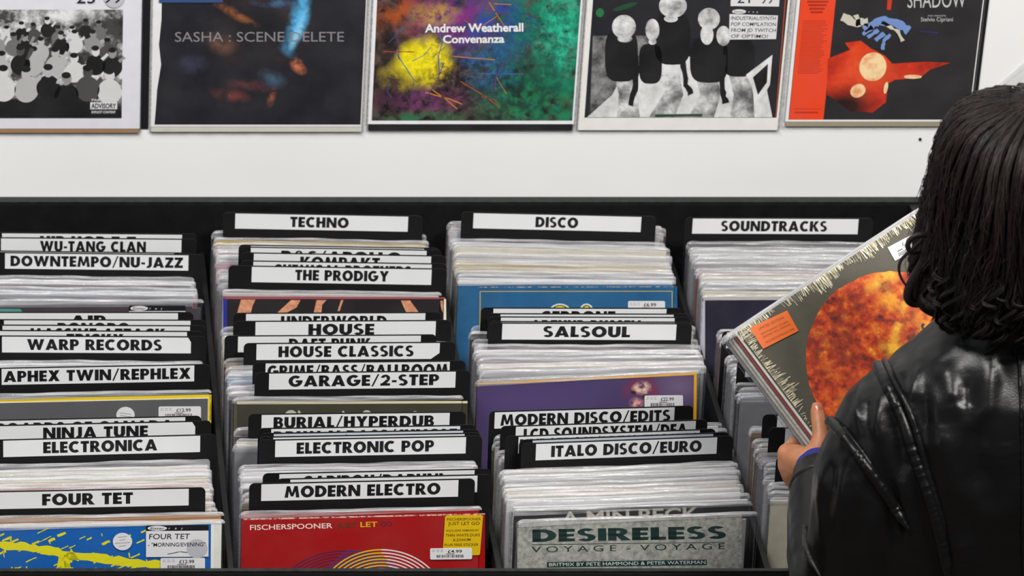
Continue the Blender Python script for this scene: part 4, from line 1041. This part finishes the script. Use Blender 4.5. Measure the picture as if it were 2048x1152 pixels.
for q, (word, f0, f1) in enumerate((('LIMITED EDITION', .16, .84), ('HEAVYWEIGHT DOUBLE', .14, .88), ('ORANGE VINYL PRESSING', .14, .90), ('INCLUDES DOWNLOAD CODE', .14, .92))):
    f = (.26, .47, .62, .86)[q]
    a0, b0 = (1500 + 27 * f, 655 + 42 * f), (1575 + 23 * f, 620 + 41 * f)
    st.text(word, (a0[0] + (b0[0] - a0[0]) * f0, a0[1] + (b0[1] - a0[1]) * f0), (a0[0] + (b0[0] - a0[0]) * f1, a0[1] + (b0[1] - a0[1]) * f1), 5.6 if q == 0 else 4, dk, .0038)
st.build('orange_sticker', h0)
st = Sheet(hloc(.0036))
st.slab([(1791, 521), (1858, 484), (1844, 458), (1776, 494)], PAPER, .0034, .0036)
for q in range(16): st.poly([(1800 + 2.6 * q, 512 - 1.43 * q), (1801.4 + 2.6 * q, 511.2 - 1.43 * q), (1798.4 + 2.6 * q, 505 - 1.43 * q), (1797 + 2.6 * q, 505.8 - 1.43 * q)], INK, .0038)
st.text('£', (1806, 491), (1811, 488.5), 7, INK, .0038); st.poly([(1796, 503), (1806, 497.5), (1805, 496), (1795, 501.5)], INK, .0038)
st.build('price_sticker', h0)
for i, (lab, col) in enumerate((('plain pale record in a clear sleeve, second of the held stack', (.62, .62, .56)), ('record with a dull red edge, third in the held stack', srgb(150, 50, 36)),
        ('white record in a clear sleeve, fourth in the held stack', (.70, .70, .70)), ('cream record in a clear sleeve, fifth in the held stack', (.66, .62, .50)), ('grey record in a clear sleeve, rearmost of the held stack', (.30, .30, .33)))):
    held(i + 1, lab, col, .0072 + .0062 * i, -.0021 * (i + 1), .0008 * (i + 1))
STACK = .0072 + .0062 * 4 + .0028

# ------------------------------------------------------------------ the person seen from behind
def ring_mesh(chain, sides=20):
    """closed tapered tube with round ends along (point, radius)"""
    vs, fs = [], []
    P = [Vector(p) for p, r in chain]; Rr = [r for p, r in chain]
    pts = []
    d0 = (P[1] - P[0]).normalized(); d1 = (P[-1] - P[-2]).normalized()
    for k in (-.98, -.8, -.5): pts.append((P[0] + d0 * Rr[0] * k, Rr[0] * math.sqrt(1 - k * k), d0))
    for i in range(len(P)):
        d = (P[min(i + 1, len(P) - 1)] - P[max(i - 1, 0)]).normalized()
        pts.append((P[i], Rr[i], d))
        if i < len(P) - 1:
            for f in (.33, .67): pts.append((P[i].lerp(P[i + 1], f), Rr[i] * (1 - f) + Rr[i + 1] * f, (P[i + 1] - P[i]).normalized()))
    for k in (.5, .8, .98): pts.append((P[-1] + d1 * Rr[-1] * k, Rr[-1] * math.sqrt(1 - k * k), d1))
    x = d0.orthogonal().normalized()
    for p, r, d in pts:
        x = (x - d * x.dot(d)).normalized(); y = d.cross(x)
        vs += [p + (x * math.cos(2 * math.pi * q / sides) + y * math.sin(2 * math.pi * q / sides)) * r for q in range(sides)]
    m = len(pts)
    for k in range(m - 1):
        for q in range(sides):
            fs.append((k * sides + q, k * sides + (q + 1) % sides, (k + 1) * sides + (q + 1) % sides, (k + 1) * sides + q))
    fs.append(tuple(range(sides - 1, -1, -1))); fs.append(tuple(range((m - 1) * sides, m * sides)))
    return vs, fs
def loft(rows, sides=40, power=2.4):
    """closed body through (cx, cy, z, half width, half depth)"""
    vs, fs = [], []
    for cx, cy, z, a, b_ in rows:
        for q in range(sides):
            k = 2 * math.pi * q / sides; c_, s_ = math.cos(k), math.sin(k); e = 2 / power
            vs.append(Vector((cx + a * math.copysign(abs(c_) ** e, c_), cy + b_ * math.copysign(abs(s_) ** e, s_), z)))
    m = len(rows)
    for k in range(m - 1):
        for q in range(sides): fs.append((k * sides + q, k * sides + (q + 1) % sides, (k + 1) * sides + (q + 1) % sides, (k + 1) * sides + q))
    fs.append(tuple(range(sides - 1, -1, -1))); fs.append(tuple(range((m - 1) * sides, m * sides)))
    return vs, fs
def ball(c_, r, n=16):
    c_ = Vector(c_); rows = []
    for k in range(1, n): rows.append((c_.x, c_.y, c_.z - r[2] * math.cos(math.pi * k / n), r[0] * math.sin(math.pi * k / n), r[1] * math.sin(math.pi * k / n)))
    return loft(rows, 24, 2)
def fuse(name, pieces, voxel, smooth, mats, parent):
    """one continuous surface from overlapping closed pieces"""
    vs, fs = [], []
    for v, f in pieces:
        b_ = len(vs); vs += v; fs += [tuple(b_ + i for i in q) for q in f]
    me = bpy.data.meshes.new('t'); me.from_pydata([tuple(v) for v in vs], [], fs)
    bm = bmesh.new(); bm.from_mesh(me); bmesh.ops.recalc_face_normals(bm, faces=bm.faces); bm.to_mesh(me); bm.free()
    o = bpy.data.objects.new('t', me); C.objects.link(o)
    md = o.modifiers.new('r', 'REMESH'); md.mode = 'VOXEL'; md.voxel_size = voxel
    if smooth:
        ms = o.modifiers.new('s', 'SMOOTH'); ms.factor = .5; ms.iterations = smooth
    dg = bpy.context.evaluated_depsgraph_get(); me2 = bpy.data.meshes.new_from_object(o.evaluated_get(dg))
    bpy.data.objects.remove(o); bpy.data.meshes.remove(me)
    me2.name = name; me2.materials.clear()
    for m in mats: me2.materials.append(m)
    me2.polygons.foreach_set('use_smooth', [True] * len(me2.polygons))
    r = bpy.data.objects.new(name, me2); C.objects.link(r); r.parent = parent
    return r
PX, PY = 1.225, 4.25                           # where she stands
person = tag(empty('person', (PX, PY, 0)), 'person with dark wavy hair and black leather jacket seen from behind, holding records', 'person')
INVP = Matrix.Translation((-PX, -PY, 0))
def tolocal(o):
    o.data.transform(INVP); return o
SKIN, t, b_s = nt('skin')
n1 = noise_node(t, 60, 5); r1 = ramp(t, n1.outputs[0], [(.35, srgb(164, 104, 68)), (.65, srgb(184, 122, 84))]); L(t, r1.outputs[0], b_s.inputs['Base Color'])
b_s.inputs['Roughness'].default_value = .5; b_s.inputs['Subsurface Weight'].default_value = .12; b_s.inputs['Subsurface Radius'].default_value = (.006, .003, .0015)
n2 = noise_node(t, 420, 3); bump(t, b_s, n2.outputs[0], .12, .0005)
NAIL = mat('finger_nail', srgb(184, 108, 80), .25, .05, 60)

def hp(u, v, off): return at_plane(u, v, C0, NRM) + NRM * off
def hand():
    """her left hand: thumb on the front cover, four fingers closed behind the stack"""
    B_ = -STACK
    pcs = []
    wrist = hp(1626, 958, .030); heel = hp(1617, 930, .012)
    pcs.append(ring_mesh([(wrist, .025), (heel, .022), (hp(1600, 914, -.018), .0165)]))
    knuck = [hp(1586, 893, -.028), hp(1591, 912, -.040), hp(1601, 930, -.046), hp(1613, 946, -.048)]
    for k, rr_ in zip(knuck, (.0125, .0125, .012, .011)): pcs.append(ring_mesh([(hp(1606, 930, -.012), .0165), (k, rr_)]))
    for a_, c_ in zip(knuck, knuck[1:]): pcs.append(ring_mesh([(a_, .0125), (c_, .012)]))
    # web between thumb and first finger, outside the record edge
    pcs.append(ring_mesh([(knuck[0], .012), (hp(1603, 895, -.014), .0085), (hp(1618, 916, -.004), .0125)]))
    # thumb with two joints
    pcs.append(ring_mesh([(hp(1618, 934, .008), .0185), (hp(1628, 906, .0175), .0128), (hp(1633, 884, .0170), .0112), (hp(1632, 858, .0165), .0098), (hp(1630, 846, .0160), .0102), (hp(1628, 830, .0148), .0093), (hp(1627, 820, .0138), .0076)]))
    # fingers behind the stack, different lengths, bent at two knuckles
    for k, (du, dv, ln) in zip(knuck, ((50, -56, 1.0), (60, -50, 1.1), (62, -44, 1.02), (58, -36, .82))):
        base = k; d = (hp(1600 + du, 880 + dv, 0) - hp(1600, 880, 0)).normalized()
        p1 = base + d * .020 * ln; p1 = p1 + NRM * ((B_ - .016) - (p1 - C0).dot(NRM))
        p2 = p1 + d * .024 * ln + NRM * .003; p3 = p2 + d * .018 * ln + NRM * .003
        pcs.append(ring_mesh([(base, .0115), (p1, .0100), (p2, .0092), (p3, .0078)]))
    return pcs, wrist
hand_l, WR = hand()
MIR = lambda p: Vector((2 * PX - p.x, p.y, p.z))
EL = Vector((1.035, 4.245, .985)); SHL = Vector((1.085, 4.255, 1.215))
hand_r = []
W2 = Vector((1.455, 4.50, 1.00))
hand_r.append(ring_mesh([(W2, .026), (W2 + Vector((-.005, .035, .015)), .026), (W2 + Vector((-.008, .075, .028)), .022)]))
for q in range(4):
    kx = W2 + Vector((-.030 + .019 * q, .085, .030)); hand_r.append(ring_mesh([(W2 + Vector((-.006, .04, .015)), .018), (kx, .012), (kx + Vector((-.004, .024, .014)), .0098), (kx + Vector((-.010, .036, .034)), .009), (kx + Vector((-.016, .036, .050)), .0075)]))
hand_r.append(ring_mesh([(W2 + Vector((-.016, .02, .012)), .018), (W2 + Vector((-.046, .05, .024)), .012), (W2 + Vector((-.058, .075, .040)), .0095), (W2 + Vector((-.060, .09, .056)), .008)]))
HC = Vector((1.208, 4.270, 1.532))
body_parts = hand_l + hand_r + [
    ring_mesh([(SHL, .048), (EL, .040)]), ring_mesh([(EL, .038), (EL.lerp(WR, .5), .036), (WR, .026)]),
    ring_mesh([(MIR(SHL), .048), (MIR(EL), .040)]), ring_mesh([(MIR(EL), .038), (W2, .026)]),
    ring_mesh([((PX, 4.26, 1.28), .062), ((PX - .01, 4.265, 1.40), .054), ((HC.x, 4.275, 1.47), .056)]),
    ball(HC, (.074, .094, .108)), ball((HC.x, HC.y + .03, HC.z - .055), (.052, .068, .062)),
    ring_mesh([((HC.x, HC.y + .092, HC.z + .005), .010), ((HC.x, HC.y + .106, HC.z - .024), .013)]),
    ring_mesh([((HC.x - .022, HC.y + .086, HC.z - .056), .008), ((HC.x + .022, HC.y + .086, HC.z - .056), .008)]),
    ball((HC.x - .075, HC.y + .004, HC.z - .012), (.010, .020, .032)), ball((HC.x + .075, HC.y + .004, HC.z - .012), (.010, .020, .032)),
    loft([(PX, 4.26, .76, .145, .095), (PX, 4.26, .88, .165, .105), (PX, 4.26, 1.0, .130, .09), (PX, 4.255, 1.15, .150, .10), (PX, 4.255, 1.26, .145, .08), (PX, 4.26, 1.315, .085, .055)]),
]
for s_ in (-1, 1):
    hx = PX + s_ * .085
    body_parts.append(ring_mesh([((hx, 4.26, .82), .088), ((hx + s_ * .01, 4.265, .48), .056), ((hx + s_ * .012, 4.25, .30), .052), ((hx + s_ * .012, 4.25, .09), .036)]))
    body_parts.append(ring_mesh([((hx + s_ * .012, 4.235, .05), .036), ((hx + s_ * .02, 4.34, .035), .030)]))
body = tolocal(fuse('body', body_parts, .0032, 4, [SKIN], person))
# thumb nail
nb = []; cN = hp(1627.5, 826, .0148 + .0086)
zz = (hp(1627, 818, 0) - hp(1630, 846, 0)).normalized(); xx = zz.cross(NRM).normalized()
vs, fs = [], []
for i in range(7):
    for k in range(7):
        a_, b_ = (i / 6 - .5) * 2, (k / 6 - .5) * 2
        w_ = .0066 * (1 - .25 * max(0, b_) ** 4 - .12 * max(0, -b_) ** 3)
        vs.append(cN + xx * a_ * w_ + zz * b_ * .0075 - NRM * (.0036 * a_ * a_ + .0016 * max(0, b_) ** 2 - .0006) - PX * Vector((1, 0, 0)) - PY * Vector((0, 1, 0)))
for i in range(6):
    for k in range(6): fs.append((i * 7 + k, i * 7 + k + 1, (i + 1) * 7 + k + 1, (i + 1) * 7 + k))
mk('thumb_nail', vs, fs, [NAIL], None, person, True)

# jacket
LEATHER, t, b_l = nt('black_leather')
b_l.inputs['Base Color'].default_value = (.0035, .0034, .0037, 1); b_l.inputs['Roughness'].default_value = .34; b_l.inputs['Specular IOR Level'].default_value = .20
n1 = noise_node(t, 420, 4); n2 = noise_node(t, 16, 6, .6, dist=.8)
mxx = node(t, 'ShaderNodeMath', operation='MULTIPLY_ADD'); L(t, n2.outputs[0], mxx.inputs[0]); mxx.inputs[1].default_value = 1.2; L(t, n1.outputs[0], mxx.inputs[2])
bump(t, b_l, mxx.outputs[0], .16, .0012)
rr2 = ramp(t, n2.outputs[0], [(.3, .25), (.7, .35)]); L(t, rr2.outputs[0], b_l.inputs['Roughness'])
WORN = mat('scuffed_leather', (.009, .0085, .008), .42, .6, 160, .5, .25)
KNIT = mat('blue_knit', srgb(16, 26, 120), .8, .3, 300, .4)
DENIM = mat('dark_trousers', (.012, .013, .018), .8, .2, 200, .2)
SHOE = mat('black_shoe', (.01, .01, .01), .4, .2, 60)
def arm(sh_, el, wr, f):
    d = (wr - el)
    return [ring_mesh([(f(Vector((1.115, 4.25, 1.262))), .062), (f(Vector((1.078, 4.245, 1.225))), .072), (f(Vector((1.062, 4.24, 1.15))), .080), (f(Vector((1.058, 4.235, 1.07))), .076), (f(Vector((1.05, 4.24, .995))), .068)]),
            ring_mesh([(el, .066), (el + d * .35, .060), (el + d * .66, .051), (el + d * .86, .042)])]
torso = [(PX, 4.25, .70, .205, .135), (PX, 4.25, .80, .208, .138), (PX, 4.248, .95, .205, .135), (PX, 4.245, 1.08, .200, .132), (PX, 4.245, 1.18, .192, .130), (PX, 4.247, 1.25, .180, .122),
         (PX, 4.25, 1.295, .160, .108), (PX, 4.254, 1.328, .128, .088), (PX - .006, 4.258, 1.352, .095, .074), (PX - .008, 4.262, 1.385, .078, .068)]
jk = fuse('leather_jacket', [loft(torso, 48, 2.3)] + arm(SHL, EL, WR, lambda p: p) + arm(MIR(SHL), MIR(EL), W2, MIR), .0045, 8, [LEATHER], person)
def tree(o): return BVHTree.FromPolygons([v.co[:] for v in o.data.vertices], [p.vertices[:] for p in o.data.polygons])
bv = tree(jk)
def onj(u, v):
    h = bv.ray_cast(CAM, ray(u, v).normalized()); return (h[0], h[1]) if h[0] else (None, None)
def q6(pts): return [(1600 + x / 2.25, 640 + y / 2.25) for x, y in pts]
FOLDS = [  # polyline in the zoomed view, half width (m), height (m)
 (q6([(860, 150), (850, 300), (845, 390), (770, 470)]), .011, .010), (q6([(790, 430), (790, 600), (840, 800)]), .014, -.010), (q6([(620, 420), (640, 560), (700, 740), (820, 890)]), .016, .011),
 (q6([(640, 170), (680, 300), (700, 380)]), .012, .008), (q6([(540, 180), (515, 300), (500, 380)]), .007, .007), (q6([(560, 320), (570, 520)]), .008, -.008), (q6([(740, 260), (760, 420)]), .010, -.007), (q6([(430, 170), (470, 340), (560, 560)]), .007, .006),
 (q6([(260, 290), (250, 400), (270, 500)]), .006, .006), (q6([(360, 360), (350, 480), (400, 640), (470, 800)]), .007, .007), (q6([(310, 330), (300, 520)]), .008, -.006), (q6([(410, 420), (470, 640)]), .007, -.005),
 (q6([(110, 600), (90, 800), (110, 1000)]), .010, .006), (q6([(200, 640), (195, 800), (170, 1000)]), .012, .009), (q6([(150, 620), (140, 800)]), .009, -.007), (q6([(280, 820), (330, 960), (350, 1140)]), .014, .008), (q6([(230, 700), (260, 900), (240, 1100)]), .010, -.008),
 (q6([(480, 620), (470, 800), (500, 1100)]), .014, .009), (q6([(430, 780), (440, 1000)]), .012, -.008), (q6([(720, 960), (760, 1140)]), .016, .008), (q6([(900, 500), (930, 760), (900, 1000)]), .020, .008), (q6([(950, 120), (940, 200)]), .008, .007),
]
import numpy as np
co = np.empty(len(jk.data.vertices) * 3, dtype=np.float32); jk.data.vertices.foreach_get('co', co); co = co.reshape(-1, 3).astype(np.float64)
nm = np.array([v.normal[:] for v in jk.data.vertices])
disp = np.zeros(len(co))
for pts, hw, am in FOLDS:
    P = []
    for (a0, b0), (a1, b1) in zip(pts, pts[1:]):
        for f in np.linspace(0, 1, 8): P.append((a0 + (a1 - a0) * f, b0 + (b1 - b0) * f))
    W3 = [h for h in (onj(*p)[0] for p in P) if h]
    if len(W3) < 3: continue
    W3 = np.array([h[:] for h in W3])
    best = np.full(len(co), 9.0); pos = np.zeros(len(co))
    for i, w3 in enumerate(W3):
        d = np.linalg.norm(co - w3, axis=1); m = d < best; best[m] = d[m]; pos[m] = i / (len(W3) - 1)
    taper = np.clip(np.sin(np.pi * np.clip(pos, .08, .92)) * 1.4, 0, 1)
    disp += .62 * am * taper * np.exp(-(best / hw) ** 2)
for i, c_ in enumerate(co):
    p = Vector(c_); disp[i] += .0026 * noise.noise(Vector((p.x * 22, p.y * 22, p.z * 8))) + .0010 * noise.noise(Vector((p.x * 55, p.y * 55, p.z * 22)))
co += nm * disp[:, None]
jk.data.vertices.foreach_set('co', co.astype(np.float32).ravel()); jk.data.update()
bv = tree(jk)
def piping(name, pts, r0, m, lift=.35, step=5, pucker=.07):
    """a rolled seam lying on the jacket"""
    P = []
    for (a0, b0), (a1, b1) in zip(pts, pts[1:]):
        k = max(2, int(math.hypot(a1 - a0, b1 - b0) / step))
        for f in range(k): P.append((a0 + (a1 - a0) * f / k, b0 + (b1 - b0) * f / k))
    P.append(pts[-1]); pp = []
    for p in P:
        h, n_ = onj(*p)
        if h: pp.append(h + n_ * r0 * lift)
    for _ in range(3): pp = [pp[0]] + [(pp[i - 1] + pp[i] * 2 + pp[i + 1]) / 4 for i in range(1, len(pp) - 1)] + [pp[-1]]
    r = random.Random(int(pts[0][0]))
    o = mk(name, *ring_mesh([(p, r0 * (1 + r.uniform(-pucker, pucker)) * min(1, .3 + (len(pp) - 1 - i) / 9)) for i, p in enumerate(pp)], 12), [m], None, person, True)
    return tolocal(o)
piping('shoulder_seam', q6([(325, 175), (345, 195), (400, 300), (440, 390), (470, 450), (505, 560), (530, 640), (560, 720), (590, 810), (615, 900), (640, 1000), (655, 1080), (668, 1160)]), .0078, LEATHER)
piping('shoulder_seam', q6([(375, 170), (420, 262), (475, 360), (510, 450), (545, 560), (570, 660), (600, 760), (635, 880), (660, 980)]), .0042, LEATHER, .5)
piping('sleeve_seam', q6([(132, 452), (160, 470), (210, 530), (250, 585), (300, 655), (350, 725), (400, 800), (440, 855), (465, 895), (490, 935)]), .0072, LEATHER)
piping('sleeve_seam', q6([(205, 490), (260, 560), (330, 665), (400, 765), (460, 850)]), .0026, LEATHER, .6)
piping('back_seam', q6([(980, 45), (985, 160), (990, 300), (996, 460), (1000, 700), (1002, 1150)]), .0018, LEATHER, .7, 8, .3)
piping('cuff_zip', q6([(22, 940), (30, 1010), (55, 1080), (95, 1150)]), .0045, WORN)
tolocal(jk)
# collar, cuffs, sweater, trousers, shoes
rows = [(PX - .008, 4.262, 1.366, .088, .078), (PX - .008, 4.262, 1.384, .092, .080), (PX - .009, 4.264, 1.402, .086, .076), (PX - .009, 4.265, 1.404, .074, .066)]
v, f = loft(rows, 40, 2.2); o = mk('collar', v, f[:-2], [LEATHER], None, person, True); tolocal(o)
def cuff(name, a_, b_, r0, m, k=5, parent=person):
    chain = []
    d = b_ - a_
    for i in range(k): chain.append((a_ + d * (i / (k - 1)), r0 * (1.06 if i % 2 else .97)))
    return tolocal(mk(name, *ring_mesh(chain, 24), [m], None, parent, True))
cuff('jacket_cuff', EL + (WR - EL) * .70, EL + (WR - EL) * .93, .0395, WORN, 9)
cuff('sweater_cuff', EL + (WR - EL) * .86, EL + (WR - EL) * 1.0, .0335, KNIT, 5)
cuff('jacket_cuff', MIR(EL) + (W2 - MIR(EL)) * .70, MIR(EL) + (W2 - MIR(EL)) * .90, .0395, WORN, 9)
cuff('sweater_cuff', MIR(EL) + (W2 - MIR(EL)) * .84, MIR(EL) + (W2 - MIR(EL)) * .96, .0335, KNIT, 5)
tp = [loft([(PX, 4.26, .74, .155, .105), (PX, 4.26, .82, .172, .114), (PX, 4.26, .90, .172, .112)])]
for s_ in (-1, 1):
    hx = PX + s_ * .085; tp.append(ring_mesh([((hx, 4.26, .80), .096), ((hx + s_ * .01, 4.265, .48), .070), ((hx + s_ * .012, 4.25, .30), .064), ((hx + s_ * .012, 4.25, .14), .060)]))
tolocal(fuse('trousers', tp, .006, 6, [DENIM], person))
for s_ in (-1, 1):
    hx = PX + s_ * .097
    v, f = loft([(hx, 4.275, .003, .044, .125), (hx, 4.275, .03, .047, .128), (hx, 4.27, .06, .045, .115), (hx, 4.25, .085, .042, .080), (hx, 4.24, .12, .042, .055)], 28, 2.4)
    tolocal(mk('shoe', v, f, [SHOE], None, person, True))

# hair: a full shell and loose wavy locks
HAIRM, t, b_h = nt('dark_hair')
n1 = noise_node(t, 30, 5, stretch=(1, 1, .15)); r1 = ramp(t, n1.outputs[0], [(.35, (.006, .0042, .0040)), (.7, (.020, .013, .011))]); L(t, r1.outputs[0], b_h.inputs['Base Color'])
b_h.inputs['Roughness'].default_value = .48; b_h.inputs['Specular IOR Level'].default_value = .22
HX, HY = 1.208, 4.272
PROF = [(1.672, .004, .004), (1.668, .035, .040), (1.658, .062, .070), (1.640, .088, .096), (1.612, .101, .114), (1.575, .107, .124), (1.53, .109, .127), (1.48, .111, .126), (1.44, .114, .122), (1.41, .116, .116), (1.385, .110, .105), (1.370, .094, .090)]
PROF = [(z if z < 1.5 else 1.5 + (z - 1.5) * .84, a_, b_) for z, a_, b_ in PROF]
def prof(z):
    for (z0, a0, b0), (z1, a1, b1) in zip(PROF, PROF[1:]):
        if z <= z0 and z >= z1:
            f = (z0 - z) / (z0 - z1); return a0 + (a1 - a0) * f, b0 + (b1 - b0) * f
    return PROF[-1][1:] if z < PROF[-1][0] else PROF[0][1:]
rows = [(HX, HY, z, a_ - .006 if a_ > .02 else a_, b_ - .006 if b_ > .02 else b_) for z, a_, b_ in PROF]
rows2 = []
for r0, r1_ in zip(rows, rows[1:]):
    for k in range(4): rows2.append(tuple(r0[i] + (r1_[i] - r0[i]) * k / 4 for i in range(5)))
rows2.append(rows[-1])
v, f = loft(rows2, 96, 2.0)
nv = []
for p in v:
    an = math.atan2(p.y - HY, p.x - HX); k = max(0, min(1, (1.635 - p.z) / .1))
    d = k * (.0045 * math.sin(11 * an + 3 * math.sin(9 * p.z)) + .003 * noise.noise(Vector((an * 9, p.z * 9, 0))))
    face = max(0, math.sin(an) - .62) * k * .10 if p.z < 1.59 else 0            # open at the face
    q = Vector((math.cos(an), math.sin(an), 0)); nv.append(p + q * (d - face))
HV, HF = list(nv), list(f)
def thin_tube(chain, sides):
    vs, fs = [], []
    x = Vector((0.31, 0.2, 0.9))
    for i, (p, r_) in enumerate(chain):
        d = (chain[min(i + 1, len(chain) - 1)][0] - chain[max(i - 1, 0)][0]).normalized(); x = (x - d * x.dot(d))
        x = x.normalized() if x.length > 1e-4 else d.orthogonal().normalized(); y = d.cross(x)
        vs += [p + (x * math.cos(2 * math.pi * q / sides) + y * math.sin(2 * math.pi * q / sides)) * r_ for q in range(sides)]
        if i: fs += [((i - 1) * sides + q, (i - 1) * sides + (q + 1) % sides, i * sides + (q + 1) % sides, i * sides + q) for q in range(sides)]
    return vs, fs
r = random.Random(21)
def lock(pts, r0, sides=5):
    v, f = thin_tube([(p, max(.00025, r0 * (1 - .75 * (i / (len(pts) - 1)) ** 2.5))) for i, p in enumerate(pts)], sides)
    b_ = len(HV); HV.extend(v); HF.extend(tuple(b_ + i for i in q) for q in f)
for k in range(4200):
    an = r.uniform(0, 2 * math.pi)
    if 1.05 < an < 2.09 and r.random() < .95: continue
    clump = round(an * 7) / 7; an = an * .55 + clump * .45 + r.uniform(-.02, .02)
    z0 = r.choice((1.643, 1.641, 1.638, r.uniform(1.54, 1.63))); z1 = r.uniform(1.372, 1.43) if r.random() < .8 else r.uniform(1.43, 1.52)
    ph, am = clump * 37 % 6.28 + r.uniform(-.5, .5), r.uniform(.003, .0085); out = r.uniform(-.003, .008); curl = r.choice((0, 0, 1, -1)); pts = []
    N = 16
    for i in range(N):
        s_ = i / (N - 1); z = z0 + (z1 - z0) * s_; a_, b_ = prof(z)
        aa = an + math.sin(s_ * 10 + ph) * am * (5 + 9 * s_) * s_ ** .7 + curl * .12 * max(0, s_ - .75) * 4 * s_
        o_ = out + math.sin(s_ * 12 + ph) * am * s_ + (r.uniform(0, .004) if r.random() < .15 else 0)
        if s_ > .82: o_ -= (s_ - .82) * .07 * (1 if curl >= 0 else -.4)
        pts.append(Vector((HX + (a_ + o_) * math.cos(aa), HY + (b_ + o_) * math.sin(aa), z)))
    lock(pts, r.uniform(.0004, .0011), 3)
for k in range(150):                           # curls along the lower edge
    an = r.uniform(2.3, 7.1); z0 = r.uniform(1.40, 1.47); a_, b_ = prof(z0); pts = []; rad = r.uniform(.007, .014); sg = r.choice((-1, 1)); tw = r.uniform(1.1, 1.9)
    for i in range(22):
        s_ = i / 21; z = z0 - .058 * s_; a2, b2 = prof(z); k2 = sg * s_ * tw * 2 * math.pi; rr_ = rad * min(1, s_ * 2.5)
        aa = an + rr_ * math.sin(k2) / .12; o_ = .003 + rr_ * (1 - math.cos(k2)) * .5 - .012 * s_ * s_
        pts.append(Vector((HX + (a2 + o_) * math.cos(aa), HY + (b2 + o_) * math.sin(aa), z + rr_ * .5 * math.sin(k2))))
    for q in range(7):
        off = Vector((r.uniform(-.0025, .0025), r.uniform(-.0025, .0025), r.uniform(-.0025, .0025))); lock([p + off * (1 - .4 * i / 21) for i, p in enumerate(pts)], r.uniform(.0006, .0013), 3)
def px_lock(pts, t0, r0): lock([at_y(u, v, t0 + dt) for u, v, dt in pts], r0, 8)
for P, r0 in (([(1850, 470, 0), (1832, 470, 0), (1818, 480, 0), (1814, 495, 0), (1822, 506, 0), (1838, 505, .005), (1850, 490, .01)], .0035), ([(1845, 480, 0), (1822, 500, 0), (1802, 518, 0), (1797, 535, 0), (1800, 553, 0), (1812, 572, 0), (1830, 590, 0)], .0022),
              ([(1860, 500, 0), (1838, 540, 0), (1818, 575, 0), (1814, 595, 0), (1824, 608, 0), (1842, 610, 0), (1862, 600, .005)], .0065), ([(1870, 520, 0), (1850, 570, 0), (1842, 605, 0), (1860, 622, 0), (1885, 630, 0), (1910, 625, 0)], .008), ([(1900, 560, -.02), (1890, 610, -.02), (1905, 638, -.02), (1940, 645, -.02), (1970, 640, -.02)], .008),
              ([(1868, 430, 0), (1850, 520, 0), (1828, 580, 0), (1832, 600, 0), (1850, 596, 0)], .006), ([(1960, 560, -.05), (1950, 615, -.05), (1968, 648, -.05), (1998, 652, -.05), (2015, 635, -.05)], .008), ([(2040, 560, -.06), (2020, 620, -.06), (2032, 652, -.06), (2060, 655, -.06)], .008)):
    # smooth the path
    for _ in range(2):
        Q = [P[0]]
        for a_, b_ in zip(P, P[1:]): Q += [tuple(.75 * x + .25 * y for x, y in zip(a_, b_)), tuple(.25 * x + .75 * y for x, y in zip(a_, b_))]
        P = Q + [P[-1]]
    px_lock(P, HY - .01, r0)
for k in range(70):                            # stray hairs
    an = r.uniform(2.4, 4.6); z0 = r.uniform(1.47, 1.63); a_, b_ = prof(z0); pts = []
    d = r.uniform(.004, .022)
    for i in range(7):
        s_ = i / 6; z = z0 - s_ * r.uniform(.06, .1); a2, b2 = prof(z); o_ = d * math.sin(s_ * 2.2)
        pts.append(Vector((HX + (a2 + o_) * math.cos(an), HY + (b2 + o_) * math.sin(an), z)))
    lock(pts, .00045, 4)
o = mk('hair', HV, HF, [HAIRM], None, person, True); tolocal(o)
